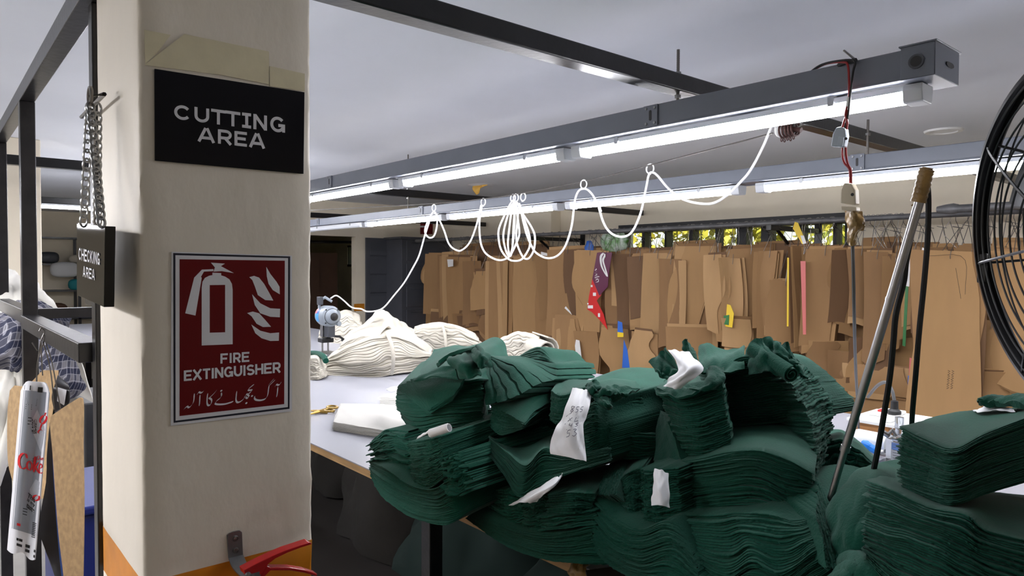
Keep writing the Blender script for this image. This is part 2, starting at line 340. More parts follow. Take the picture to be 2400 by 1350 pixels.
for x, y0, y1, lab in ((-6.0, 1.25, 2.4, 'bare lit tube across the bay behind the pillar, nearer of two'), (-7.2, 1.5, 2.65, 'bare lit tube across the bay behind the pillar, farther of two')):  # hidden tubes added to brighten the far ceiling
    t = thing('bare_tube_light', lab, 'light', (x, (y0+y1)/2, 2.27), 'bare tube lights behind the pillar')
    MB().tube([(x, y0+.03, 2.29), (x, y1-.03, 2.29)], .014, 12).build('tube', m_tube, t)
    for y in (y0+.015, y1-.015): MB().span((x-.02, y-.015, 2.265), (x+.02, y+.015, 2.34)).build('lamp_holder', m_white, t, smooth=0)
    MB().span((x-.025, y0, 2.34), (x+.025, y1, 2.36)).build('mounting_strip', m_house, t, smooth=0)
    for y in (y0+.2, y1-.2): MB().span((x-.004, y-.004, 2.36), (x+.004, y+.004, 2.5)).build('drop_rod', m_wire, t, smooth=0)
o = MB().lathe([(.001, 2.494), (.075, 2.494), (.08, 2.488), (.105, 2.488), (.112, 2.5), (.001, 2.5)], Matrix.Translation((-1.67, 5.04, 0)), 32).build('ceiling_downlight', m_white); tag(o, 'round white flush downlight in the ceiling near the fan', 'downlight')  # plain round ceiling vent, gives no light
hz = MB(); hz.lathe([(.001, 2.49), (.12, 2.49), (.16, 2.5), (.001, 2.5)], Matrix.Translation((-6.0, 4.65, 0)), 18)
hz2 = thing('foam_patch', 'yellow foam bulging from a hole in the ceiling', 'patch', (-6.0, 4.65, 2.42))
hz.build('rim', m_ceil, hz2)
P = crgrid([[(-6.1, 4.6, 2.495), (-6.0, 4.62, 2.495), (-5.88, 4.62, 2.495)], [(-6.08, 4.58, 2.46), (-6.02, 4.58, 2.44), (-5.93, 4.58, 2.47)], [(-6.06, 4.6, 2.42), (-6.03, 4.6, 2.40), (-6.0, 4.6, 2.42)]], 10, 8)
MB().sheet(P, .02).build('foam', mat('yellow_foam', (222, 176, 84), .8, var=.2), hz2)
# ================================================================== on the pillar
m_signblack = mat('black_acrylic', (8, 7, 14), .22, spec=.25); m_gloss = mat('black_gloss_acrylic', (8, 8, 12), .05)
m_letter = mat('sign_lettering', (222, 222, 226), .5)
m_paper = mat('sign_paper', (226, 226, 230), .3)
m_navy = mat('sign_navy', (16, 18, 40), .4)
m_signred = mat('sign_red', (104, 12, 16), .4, spec=.2)
m_tape = mat('old_tape', (226, 216, 182), .28, var=.06, vscale=20, bump=.4, bscale=14)
m_red = mat('extinguisher_red', (176, 24, 28), .25)
XF = PX1 + .0012                                          # face of the pillar
def WP(x, y, e=0.0): return PX(x, y, XF+e)
def on_plane(mb, pix, P, th, n):                          # traced outline on a real plane, given thickness th along n
    A = np.array([P(*q) for q in pix]); n = np.array(n, float); k = len(A)
    vs = np.concatenate([A, A+n*th]); fs = [tuple(range(k))[::-1], tuple(range(k, 2*k))]+[(i, (i+1) % k, k+(i+1) % k, k+i) for i in range(k)]
    mb.add(vs, fs); return mb
def text_on(mb, st, lb, rb, lt, P, n, bold=0.0, sp=1.0):
    a, b, c = P(*lb), P(*rb), P(*lt); ex, ey = b-a, c-a; o = a+(ex+ey)/2; n = np.array(n, float)
    M = Matrix([[ex[i], ey[i], n[i], o[i]] for i in range(3)]+[[0, 0, 0, 1]])
    return put_text(mb, st, 1, 1, M, bold, sp)
_A = lambda cx, cy, rx, ry, a0, a1, n=14: [(cx+rx*math.cos(math.radians(a)), cy+ry*math.sin(math.radians(a))) for a in np.linspace(a0, a1, n)]
GLYPH = {'C': [_A(.5, .5, .40, .41, 38, 322, 22)], 'U': [[(.1, 1), (.1, .42)]+_A(.5, .42, .40, .33, 180, 360)[1:]+[(.9, 1)]], 'T': [[(0, .91), (1, .91)], [(.5, .91), (.5, 0)]], 'I': [[(.5, 0), (.5, 1)]],
  'N': [[(.1, 0), (.1, 1)], [(.1, .96), (.9, .04)], [(.9, 0), (.9, 1)]], 'G': [_A(.5, .5, .40, .41, 40, 335, 22)+[(.9, .45)], [(.55, .45), (1, .45)], [(.9, .5), (.9, .02)]], 'A': [[(.06, 0), (.46, 1)], [(.54, 1), (.94, 0)], [(.22, .3), (.78, .3)]],
  'R': [[(.1, 0), (.1, 1)], [(.1, .91), (.55, .91)]+_A(.58, .67, .30, .24, 90, -90)[1:]+[(.1, .43)], [(.5, .43), (.92, 0)]], 'E': [[(.1, 0), (.1, 1)], [(.1, .91), (1, .91)], [(.1, .51), (.9, .51)], [(.1, .09), (1, .09)]], 'F': [[(.1, 0), (.1, 1)], [(.1, .91), (1, .91)], [(.1, .48), (.88, .48)]],
  'X': [[(.07, 0), (.93, 1)], [(.07, 1), (.93, 0)]], 'S': [_A(.5, .71, .38, .205, 25, 250, 12)+_A(.5, .295, .39, .21, 75, -155, 14)], 'H': [[(.1, 0), (.1, 1)], [(.9, 0), (.9, 1)], [(.1, .5), (.9, .5)]], 'K': [[(.1, 0), (.1, 1)], [(.1, .35), (.85, 1)], [(.38, .58), (.93, 0)]]}
_GL = [0]
def glyph(mb, ch, lb, rb, lt, P, n, t):                  # a block capital from even strokes; t = stroke width as a share of the height
    a, b, c = P(*lb), P(*rb), P(*lt); ex, ey = b-a, c-a; n = np.array(n, float); asp = np.linalg.norm(ey)/np.linalg.norm(ex)
    for st in GLYPH[ch]:
        p = np.array(st, float); p[:, 0] = p[:, 0]*(1-t*asp*0) ; q = p/np.array([asp, 1]); d = np.gradient(q, axis=0) if len(q) > 2 else np.repeat((q[1]-q[0])[None], 2, 0)
        m = np.stack([-d[:, 1], d[:, 0]], 1); m /= np.linalg.norm(m, axis=1)[:, None]; L, R = q+m*t/2, q-m*t/2; k = len(q)
        _GL[0] += 1; vs = [a+ex*x*asp+ey*y+n*(.0003+.00012*(_GL[0] % 4)) for x, y in np.concatenate([L, R])]; mb.add(vs, [(i, i+1, k+i+1, k+i) for i in range(k-1)])
def caps(mb, st, wd, lb, rb, lt, P, n, t, gap=.16):      # a line of block capitals between lb and rb
    W = [wd.get(ch, 1.0) for ch in st]; tot = sum(W)+gap*(len(st)-1); x = 0; f = lambda p, q, s: (p[0]+(q[0]-p[0])*s, p[1]+(q[1]-p[1])*s); rt = (rb[0]+lt[0]-lb[0], rb[1]+lt[1]-lb[1])
    for ch, w_ in zip(st, W): glyph(mb, ch, f(lb, rb, x/tot), f(lb, rb, (x+w_)/tot), f(lt, rt, x/tot), P, n, t); x += w_+gap
def nib(mb, pts, P, nv, k=6):                             # a pen stroke swept by a slanted nib
    p = cr([(q[0], q[1], 0) for q in pts], k*len(pts))[:, :2]; nv = np.array(nv)/2; tp = np.minimum(1, np.minimum(np.arange(len(p)), np.arange(len(p))[::-1])/4+.45)
    L = [P(*(q-nv*s)) for q, s in zip(p, tp)]; R = [P(*(q+nv*s)) for q, s in zip(p, tp)]; n = len(p)
    mb.add(L+R, [(i, i+1, n+i+1, n+i) for i in range(n-1)])
# --- CUTTING AREA
c1 = lambda x, y: (x/3.215, y/3.215)
sg = thing('area_sign', 'black sign reading CUTTING AREA on the pillar, above the red sign', 'sign', WP(536, 390), 'black area signs')
on_plane(MB(), [(361, 162), (362, 377), (710, 408), (712, 217)], lambda x, y: WP(x, y), .004, (1, 0, 0)).build('plate', m_signblack, sg, smooth=0, bevel=.0006)
mb = MB(); PL = lambda x, y: WP(x, y, .0045)
for ch, x0, x1 in (('C', 1310, 1440), ('U', 1465, 1575), ('T', 1590, 1700), ('T', 1697, 1810), ('I', 1845, 1871), ('N', 1910, 2010), ('G', 2035, 2147)):
    yb = lambda x: 895+.129*(x-1310); yt = lambda x: 786+.12*(x-1310)
    glyph(mb, ch, c1(x0, yb(x0)), c1(x1, yb(x1)), c1(x0, yt(x0)), PL, (1, 0, 0), .2)
    if ch == 'I':
        for yy in (yt, lambda x: yb(x)-22): on_plane(mb, [c1(1824, yy(1824)), c1(1824, yy(1824)+22), c1(1891, yy(1891)+22), c1(1891, yy(1891))], PL, .0006, (1, 0, 0))
for ch, x0, x1 in (('A', 1490, 1617), ('R', 1642, 1747), ('E', 1768, 1860), ('A', 1878, 1995)):
    yb = lambda x: 1065+.11*(x-1490); yt = lambda x: 958+.104*(x-1490)
    glyph(mb, ch, c1(x0, yb(x0)), c1(x1, yb(x1)), c1(x0, yt(x0)), PL, (1, 0, 0), .2)
mb.build('lettering', m_letter, sg, smooth=0)
# --- FIRE EXTINGUISHER
c4 = lambda x, y: (230+x/1.71, 560+y/1.71)
fs = thing('safety_sign', 'red paper sign reading FIRE EXTINGUISHER stuck low on the pillar', 'sign', WP(541, 980))
on_plane(MB(), [(402, 590), (400, 998), (684, 964), (684, 599)], lambda x, y: WP(x, y), .0005, (1, 0, 0)).build('paper', m_paper, fs, smooth=0)
on_plane(MB(), [(406, 593), (407, 991), (678.5, 958), (680, 601)], lambda x, y: WP(x, y, .0005), .0003, (1, 0, 0)).build('navy_line', m_navy, fs, smooth=0)
on_plane(MB(), [(411, 598), (411.5, 986), (674.5, 954), (675, 605)], lambda x, y: WP(x, y, .0008), .0003, (1, 0, 0)).build('border', m_paper, fs, smooth=0)
on_plane(MB(), [(421, 607.5), (421, 975), (666, 947), (667.5, 611)], lambda x, y: WP(x, y, .0011), .0003, (1, 0, 0)).build('red_field', m_signred, fs, smooth=0)
P5 = lambda x, y: WP(*c4(x, y), .0014); ic = MB()
body = [(415, 427), (415, 195), (418, 172), (428, 156), (444, 148), (458, 145), (458, 135), (493, 137), (493, 146), (510, 151), (526, 162), (536, 180), (539, 203), (539, 422)]
inn = [(447, 185), (447, 376), (509, 374), (509, 184)]
on_plane(ic, [(415, 427), (415, 195), (418, 172), (428, 156), (444, 148), (447, 147), (447, 376), (509, 374), (539, 422)], P5, .0002, (1, 0, 0))
on_plane(ic, [(447, 147), (458, 145), (458, 135), (493, 137), (493, 146), (509, 151), (509, 184), (447, 185)], P5, .0002, (1, 0, 0))
on_plane(ic, [(509, 151), (526, 162), (536, 180), (539, 203), (539, 422), (509, 374)], P5, .0002, (1, 0, 0))
on_plane(ic, [(452, 95), (508, 99), (492, 109), (544, 137), (495, 129), (463, 131), (468, 114)], P5, .0002, (1, 0, 0))
on_plane(ic, [(385, 155), (416, 123), (462, 121), (462, 129), (424, 131), (412, 152), (415, 156), (390, 307), (349, 298)], P5, .0002, (1, 0, 0))
for fl in ([(674, 112), (690, 140), (715, 172), (727, 192), (728, 222), (700, 205), (683, 180), (676, 150)], [(606, 153), (625, 148), (645, 155), (665, 180), (685, 215), (702, 247), (670, 245), (640, 225), (628, 190), (618, 165)],
           [(617, 222), (650, 258), (690, 278), (729, 280), (728, 314), (690, 312), (650, 298), (628, 265)], [(597, 297), (620, 291), (645, 298), (670, 325), (693, 352), (660, 353), (635, 340), (615, 310)], [(614, 343), (650, 368), (690, 378), (725, 375), (724, 408), (690, 409), (655, 398), (630, 378)]):
    on_plane(ic, fl, P5, .0002, (1, 0, 0))
ic.build('pictogram', m_paper, fs, smooth=0)
c6 = lambda x, y: (400+x/6.752, 800+y/6.752); P6 = lambda x, y: WP(*c6(x, y), .0016); tx = MB()
caps(tx, 'FIRE', {'I': .35}, (790, 352), (1243, 322), (790, 195), P6, (1, 0, 0), .2, .2)
caps(tx, 'EXTINGUISHER', {'I': .32, 'X': 1.15, 'N': 1.05, 'G': 1.15, 'U': 1.05}, (213, 628), (1737, 492), (213, 462), P6, (1, 0, 0), .2, .15)
tx.build('lettering', m_paper, fs, smooth=0)
ur = MB()
for st in ([(1695, 725), (1690, 800), (1678, 880)], [(1648, 718), (1672, 684), (1705, 692), (1730, 680), (1748, 645)], [(1633, 595), (1590, 642), (1550, 690)], [(1652, 612), (1600, 662), (1558, 705)],
           [(1556, 700), (1548, 760), (1535, 850), (1500, 908), (1430, 932), (1360, 928), (1328, 905), (1328, 870)], [(1318, 684), (1275, 715), (1228, 760), (1240, 775), (1285, 772), (1270, 800), (1225, 835), (1190, 880), (1215, 900), (1240, 870), (1205, 835), (1180, 860), (1160, 905), (1110, 950), (1060, 966), (1035, 935), (1038, 860), (1045, 790)],
           [(1275, 862), (1300, 868)], [(1185, 975), (1210, 980)], [(788, 780), (814, 784)], [(800, 815), (805, 860), (780, 900), (725, 945), (705, 985), (760, 998), (860, 992), (940, 970), (990, 952)],
           [(730, 770), (690, 820), (640, 870), (605, 898)], [(600, 895), (640, 915), (650, 950), (632, 1000), (600, 1014), (577, 985), (577, 900), (586, 825)], [(463, 850), (460, 930), (453, 1020)], [(418, 846), (442, 805), (480, 815), (510, 800), (533, 770)],
           [(373, 828), (370, 900), (355, 975), (310, 1035), (280, 1046), (265, 1030), (230, 1052), (206, 1082)]):
    nib(ur, st, P6, (19, -28))
ur.build('urdu_lettering', m_paper, fs, smooth=0)
# --- old tape left above the black sign
for k, (pp, lab) in enumerate((([(338, 70), (400, 82), (365, 128), (340, 150)], 'torn corner of yellowed tape on the pillar, upper left above the black sign'), ([(338, 152), (432, 80), (630, 121), (630, 198), (520, 176), (420, 163), (366, 156)], 'wide strip of yellowed tape on the pillar above the black sign'), ([(632, 155), (714, 173), (714, 214), (632, 202)], 'small tape patch on the pillar above the black sign, near its edge'))):
    tag(on_plane(MB(), pp, lambda x, y: WP(x, y), .0008, (1, 0, 0)).build('tape_strip', m_tape, smooth=0), lab, 'tape')
# --- bracket and fire extinguisher
c8 = lambda x, y: (500+x/8.57, 1220+y/8.57); PB = lambda x, y: WP(*c8(x, y))
br = thing('wall_bracket', 'zinc wall bracket with two screws holding the fire extinguisher on the pillar', 'bracket', PB(430, 740))
on_plane(MB(), [(265, 285), (295, 760), (590, 680), (570, 225), (520, 190), (400, 210), (320, 240)], PB, .0025, (1, 0, 0)).build('plate', m_zinc, br, smooth=0, bevel=.0008)
a, b = PB(300, 755), PB(590, 685); P = np.array([[a+np.array([.0012, 0, 0]), b+np.array([.0012, 0, 0])], [a+np.array([.03, 0, -.012]), b+np.array([.03, 0, -.012])], [a+np.array([.085, .015, -.03]), b+np.array([.085, .005, -.03])]])
MB().sheet(crgrid(P, 2, 8).transpose(1, 0, 2), .0025).build('hook', m_zinc, br)
for q in ((435, 350), (440, 590)):
    o = PB(*q); MB().lathe([(.001, .002), (.0058, .002), (.0045, .0055), (.001, .0062)], frame(o, (0, 1, 0), (0, 0, 1)), 14).build('screw', m_steel, br)
XE = -1.238
fe = thing('fire_extinguisher', 'red fire extinguisher hung low on the pillar, only its squeeze levers showing', 'extinguisher', (XE, .445, .50))
cy = Matrix.Translation((XE, .445, 0))
MB().lathe([(.001, .50), (.066, .50), (.07, .51), (.07, .92), (.066, .95), (.05, .975), (.028, .99), (.022, 1.0), (.001, 1.0)], cy, 36).build('cylinder', m_red, fe)
MB().lathe([(.001, 1.0), (.02, 1.0), (.02, 1.03), (.014, 1.035), (.014, 1.06), (.001, 1.06)], cy, 20).build('valve', m_zinc, fe)
lv = lambda e: (lambda x, y: PX(*c8(x, y), XE+.012+e))
on_plane(MB(), [(615, 1000), (900, 850), (1180, 715), (1450, 600), (1750, 500), (1930, 440), (1975, 455), (1975, 480), (1750, 550), (1500, 645), (1250, 765), (1100, 880), (1010, 1050), (940, 1090), (640, 1100)], lv(0), -.024, (1, 0, 0)).build('squeeze_lever', m_red, fe, smooth=0, bevel=.003)
on_plane(MB(), [(1060, 900), (1150, 945), (1550, 945), (1850, 995), (2090, 1070), (2090, 1130), (1850, 1060), (1550, 1010), (1150, 1010), (1040, 1120), (900, 1160), (900, 1000)], lv(-.002), -.02, (1, 0, 0)).build('carry_handle', m_red, fe, smooth=0, bevel=.002)
o = PX(*c8(690, 1085), XE+.012); MB().lathe([(.001, 0), (.005, 0), (.005, .006), (.001, .007)], frame(o, (0, 1, 0), (0, 0, 1)), 14).build('pin', m_zinc, fe)
MB().tube(cr([(XE, .47, 1.02), (XE+.02, .53, 1.0), (XE+.03, .55, .9), (XE+.02, .545, .7), (XE+.01, .535, .58)], 30), .008, 10).build('hose', m_rubber, fe)

# ================================================================== black steel frame in the side aisle
fr = thing('steel_rack', 'black square tube rack beside the pillar carrying rails and hung cards', 'rack', (-2.88, .28, 0))
bx = lambda n, a, b: MB().span(a, b).build(n, m_blackworn, fr, smooth=0, bevel=.0025)
m_blackworn = mat('worn_black_steel', (24, 23, 26), .3, var=.5, vscale=18, bump=.2, bscale=50, rgb2=(38, 36, 38))
bx('post', (-2.905, .26, 0), (-2.86, .304, 2.155)); bx('post', (-3.93, .26, 0), (-3.885, .304, 2.155)); bx('post', (-1.74, .281, 0), (-1.70, .32, 2.155)); bx('post', (-2.905, .86, 0), (-2.86, .904, 2.155))
bx('rail', (-5.9, .26, 2.155), (-1.60, .304, 2.205)); bx('rail', (-2.86, .255, 1.393), (-1.74, .304, 1.436)); bx('rail', (-2.86, .26, .47), (-1.752, .304, .52)); bx('rail', (-3.885, .26, 1.405), (-2.905, .304, 1.455)); bx('rail', (-3.885, .60, 1.42), (-1.752, .64, 1.455)); bx('rail', (-2.905, .304, 1.42), (-2.86, .86, 1.455))
# --- CHECKING AREA on its chains
YS = .235; PS = lambda x, y: PY(x, y, YS)
cs = thing('area_sign', 'glossy black sign reading CHECKING AREA hung on chains in the side aisle', 'sign', PS(213, 700), 'black area signs')
on_plane(MB(), [(180, 523), (180, 692), (243, 720), (246, 530)], PS, .016, (0, 1, 0)).build('plate', m_gloss, cs, smooth=0, bevel=.001)
mb = MB(); c2 = lambda x, y: (x/3.215, 400+y/3.215); PT = lambda x, y: PY(*c2(x, y), YS-.0008)
caps(mb, 'CHECKING', {'I': .35}, (595, 672), (752, 713), (595, 580), PT, (0, -1, 0), .16, .25); caps(mb, 'AREA', {}, (627, 798), (714, 826), (627, 718), PT, (0, -1, 0), .16, .25)
mb.build('lettering', m_letter, cs, smooth=0)
def chain(a, b, sag, L, r, name, par):
    a, b = np.array(a), np.array(b); n = int(np.linalg.norm(b-a)/L); mb = MB()
    for i in range(n):
        t0, t1 = i/n, (i+1)/n; p, q = a+(b-a)*t0+np.array([0, 0, -sag*4*t0*(1-t0)]), a+(b-a)*t1+np.array([0, 0, -sag*4*t1*(1-t1)])
        d = (q-p); l = np.linalg.norm(d); d /= l; s = np.cross(d, [.5, .8, .1]); s /= np.linalg.norm(s); s2 = np.cross(d, s); w = s if i % 2 else s2
        w = w*.7+(s2 if i % 2 else s)*.7; c = (p+q)/2; an = np.linspace(0, 2*math.pi, 14, endpoint=False)
        mb.tube([c+d*math.cos(k)*l*.68+w*math.sin(k)*l*.36 for k in an], r, 5, True)
    return mb.build(name, m_steel, par)
rg = PY(211, 225, .245); an = np.linspace(0, 2*math.pi, 20, endpoint=False)
MB().tube([rg+np.array([.016*math.cos(k), 0, .016*math.sin(k)]) for k in an], .0032, 7, True).build('ring', m_wire, cs)
chain(rg+np.array([-.004, 0, -.014]), PS(196, 528), 0, .017, .0021, 'chain', cs); chain(rg+np.array([.004, 0, -.014]), PS(238, 530), 0, .017, .0024, 'chain', cs); chain(rg+np.array([.002, .012, -.014]), PY(228, 528, .25), 0, .017, .0022, 'chain', cs)
MB().tube([rg+np.array([.0, 0, .0]), rg+np.array([.02, .02, .003]), (-1.73, .265, rg[2])], .004, 6).build('hook', m_wire, cs)

# --- cards hung from the lower rail
m_kraft = mat('kraft_board', (192, 160, 118), .8, var=.16, vscale=120, stretch=(1, 1, .5))
m_silver = mat('silver_card', (150, 154, 162), .32, .25, var=.08, vscale=4)
m_cardwhite = mat('card_white', (232, 232, 236), .4)
m_coke = mat('print_red', (200, 32, 38), .4); m_print = mat('print_black', (24, 24, 26), .5); m_darkcard = mat('dark_card', (44, 40, 40), .35, var=.2); m_bluecard = mat('blue_card_edge', (40, 70, 130), .4)
m_canprint = mat('print_pale_silver', (182, 184, 191), .35, .2)
hk = thing('wire_hook', 'bunch of thin wire hooks over the lower black rail, holding cards', 'hook', PY(95, 770, .25))
Dk = 1.93
for pts in ([(92, 776), (97, 768), (104, 778), (96, 800), (90, 840), (84, 905)], [(98, 778), (106, 782), (103, 800), (88, 850), (86, 900)], [(104, 785), (107, 800), (122, 850), (132, 905), (143, 968), (138, 975)], [(100, 800), (112, 840), (120, 880), (128, 960)], [(96, 800), (98, 850), (100, 880)], [(75, 803), (88, 822)]):
    MB().tube(cr([PD(x, y, Dk-.03+.004*(k % 3)) for k, (x, y) in enumerate(pts)], 24), .0016, 6).build('wire', m_wire, hk)
def card(rows, D, th, name, m, label, cat, nu=8, nv=16, group=None, curl=.0, parts=()):
    R = [[PD(x, y, D+dz) for x, y, dz in [(q[0], q[1], q[2] if len(q) > 2 else 0) for q in r]] for r in rows]
    P = crgrid(R, nu, nv)
    return tag(MB().sheet(P, th).build(name, m, smooth=40), label, cat, group), P
card([[(100, 868, .06), (137, 868, .06)], [(62, 905, .07), (135, 900, .06)], [(24, 915, .08), (118, 1000, .06)], [(18, 1050, .08), (115, 1080, .06)], [(28, 1120, .08), (122, 1110, .05)], [(60, 1180, .08), (112, 1165, .05)]], Dk+.02, .003, 'cardboard_pattern', m_kraft, 'light kraft pattern card hung behind the silver drinks carton on the black frame', 'pattern', group='cards hung on the black frame')
card([[(135, 880, .05), (158, 900, .05)], [(128, 905), (163, 912)], [(122, 930), (162, 942)], [(128, 965), (150, 955)]], Dk-.01, .003, 'cardboard_pattern', m_darkcard, 'dark brown card top sticking up behind the plain kraft card on the frame', 'pattern', group='cards hung on the black frame')
card([[(136, 908), (156, 914)], [(134, 940), (150, 950)]], Dk-.02, .001, 'paper_slip', m_cardwhite, 'white printed slip between the hanging cards on the black frame', 'slip')
card([[(118, 990), (136, 975)], [(110, 1060, -.01), (124, 1050)], [(108, 1130, -.01), (130, 1120)], [(96, 1200, -.02), (140, 1190)], [(96, 1260, -.02), (150, 1260)], [(130, 1350, -.03), (160, 1360)], [(150, 1420, -.04), (170, 1420)]], Dk-.0, .004, 'cardboard_pattern', m_darkcard, 'dark glossy card between the silver carton and the plain kraft card', 'pattern', group='cards hung on the black frame')
card([[(124, 1000), (134, 985)], [(124, 1060), (134, 1050)], [(126, 1120), (140, 1120)], [(136, 1260), (152, 1260)], [(150, 1400), (170, 1400)]], Dk-.05, .003, 'cardboard_pattern', m_bluecard, 'thin dark blue card edge just behind the plain kraft card', 'pattern', group='cards hung on the black frame')
card([[(130, 968), (160, 948), (186, 932)], [(118, 985), (160, 968), (196, 942)], [(124, 1060), (160, 1050), (195, 1040)], [(130, 1150), (165, 1140), (197, 1130)], [(138, 1250), (170, 1240), (197, 1230)], [(150, 1350), (175, 1345), (195, 1345)], [(158, 1440), (180, 1440), (193, 1440)]], Dk-.09, .004, 'cardboard_pattern', m_kraft, 'plain kraft pattern card in front, hung on the black frame beside the pillar', 'pattern', group='cards hung on the black frame')
# the silver drinks carton, flattened
ck = thing('flattened_carton', 'flattened silver drinks carton with red lettering hung on the black frame', 'carton', PD(50, 1300, Dk-.06))
def CKP(u, v, e=0.0):                                     # u across, v down the carton
    L = np.array([52, 892])*(1-v)+np.array([18, 1288])*v; R = np.array([118, 897])*(1-v)+np.array([82, 1310])*v; p = L*(1-u)+R*u
    return PD(p[0], p[1], Dk-.06-.012*math.sin(math.pi*u*2)-e)
us = np.linspace(0, 1, 15); P = []
for u in us:
    t0 = .06*max(0, (abs(u-.5)-.28)/.22)**2; P.append([CKP(u, t0+(1-t0+.012*math.sin(u*9))*v) for v in np.linspace(0, 1, 24)])
P = np.array(P); MB().sheet(P, .003).build('board', m_cardwhite, ck)
mb = MB(); Q = np.array([[CKP(u, v, .0022) for v in np.linspace(.055, .87, 20)] for u in np.linspace(.015, .998, 13)]); mb.sheet(Q, .0004); mb.build('silver_print', m_silver, ck)
def quad(mb, u0, u1, v0, v1, e=.003): mb.add([CKP(u0, v0, e), CKP(u1, v0, e), CKP(u1, v1, e), CKP(u0, v1, e)], [(0, 1, 2, 3)])
mb = MB()
for u0, u1, v0, v1 in ((.1, .33, .025, .052), (.58, .75, .03, .06)): quad(mb, u0, u1, v0, v1)
mb.build('top_mark', m_print, ck, smooth=0); mb = MB()
for u0, u1, v0, v1 in ((.28, .5, .915, .93), (.3, .5, .945, .96), (.62, .78, .935, .952), (.62, .78, .962, .978), (.93, 1, .95, .965), (.93, 1, .98, .995)): quad(mb, u0, u1, v0, v1)
mb.build('corner_marks', m_print, ck, smooth=0); mb = MB()
for i in range(5): quad(mb, .2+.02*i, .6, .1+.009*i, .102+.009*i)
for i in range(3): quad(mb, .2, .42, .135+.012*i, .139+.012*i); quad(mb, .32, .45, .21+.018*i, .215+.018*i); quad(mb, .42, .58, .735+.016*i, .74+.016*i)
quad(mb, .05, .62, .44, .443); quad(mb, .25, .66, .455, .457)
mb.build('fine_print', m_print, ck, smooth=0); mb = MB()
for i in range(9): quad(mb, .80+.0*i, .94, .80+.010*i, .805+.010*i)
mb.build('barcode', m_print, ck, smooth=0); mb = MB()
ck_txt = lambda st, uv0, uv1, uv2, b=.03: text_on(mb, st, uv0, uv1, uv2, lambda u, v: CKP(u, v, .004), (0, -.0, .001), b)
for i, s_ in enumerate(('This', 'is my', 'taste')): ck_txt(s_, (.53+.06*0, .665+.03*i), (.82, .69+.03*i), (.56, .64+.03*i)); ck_txt(s_, (.50+.06*i, .30), (.46+.06*i, .215), (.55+.06*i, .30))
mb.build('black_lettering', m_print, ck, smooth=0)
mb = MB(); quad(mb, .42, .8, .18, .45, .0026)
mb = MB()
def cangrid(a, b, c, d):
    G = np.array([[CKP(*((np.array(a)*(1-p)+np.array(b)*p)*(1-q)+(np.array(d)*(1-p)+np.array(c)*p)*q), .0028) for q in np.linspace(0, 1, 7)] for p in np.linspace(0, 1, 9)]); I = np.arange(63).reshape(9, 7)
    mb.add(G.reshape(-1, 3), [(I[x, y], I[x+1, y], I[x+1, y+1], I[x, y+1]) for x in range(8) for y in range(6)])
cangrid((.40, .25), (.62, .16), (.985, .27), (.88, .40)); mb.build('can_picture', m_canprint, ck, smooth=0); mb = MB(); cangrid((.60, .62), (.78, .555), (.985, .57), (.80, .76))
mb.build('can_picture', m_canprint, ck, smooth=0)
mb = MB(); CK5 = lambda x, y: CKP(*uvp(x, y), .0042)
def uvp(x, y):                                            # frame point -> (u, v) on the carton
    for _ in range(1): pass
    v = (y-894)/(1300-894); v = min(max(v, 0), 1); L = 52*(1-v)+18*v; R = 118*(1-v)+82*v; u = (x-L)/(R-L); v = (y-(892*(1-u)+897*u))/((1288-892)*(1-u)+(1310-897)*u); return u, v
k5 = lambda x, y: (x/4.5, 1050+y/4.5)
for st, nv in (([(285, 110), (275, 65), (245, 55), (210, 90), (200, 150), (215, 205), (245, 220), (285, 200)], (26, 8)), ([(315, 135), (290, 160), (287, 200), (305, 235), (330, 220), (337, 175), (315, 135)], (18, 5)), ([(370, 90), (362, 170), (355, 255)], (24, 4)), ([(405, 150), (370, 200)], (14, 4)), ([(372, 195), (390, 235), (412, 270)], (18, 4)), ([(418, 215), (440, 200), (432, 165), (415, 185), (410, 235), (425, 268), (445, 255)], (12, 4))):
    nib(mb, [k5(*q) for q in st], CK5, (nv[0]/4.5, nv[1]/4.5))
for st in ([(392, 85), (388, 125)], [(388, 88), (415, 85), (418, 110), (395, 128)], [(430, 105), (428, 130)], [(445, 120), (455, 105), (442, 105), (440, 128), (455, 128)]): nib(mb, [k5(*q) for q in st], CK5, (1.3, .6))
mb.build('brand_lettering', m_coke, ck, smooth=0); mb = MB()
k6 = lambda x, y: (x/4.5, 780+y/4.5)
for st, w_ in (([(455, 870), (425, 910), (425, 950), (455, 955), (485, 915), (488, 880), (455, 870)], 4.5), ([(400, 1000), (450, 1035)], 5), ([(440, 960), (420, 1010)], 3), ([(430, 1010), (400, 1050), (440, 1080)], 3), ([(500, 850), (480, 845), (470, 870)], 2.5)): nib(mb, [k6(*q) for q in st], CK5, (w_, w_*.5))
mb.build('can_lettering', m_coke, ck, smooth=0); mb = MB()
nib(mb, [k5(*q) for q in [(385, 495), (355, 510), (350, 545), (375, 555), (405, 540), (410, 510), (385, 495)]], CK5, (4.5, 2)); mb.build('red_letter', m_coke, ck, smooth=0); mb = MB(); quad(mb, .25, .38, .83, .845, .0042)
mb.build('red_mark', m_coke, ck, smooth=0)
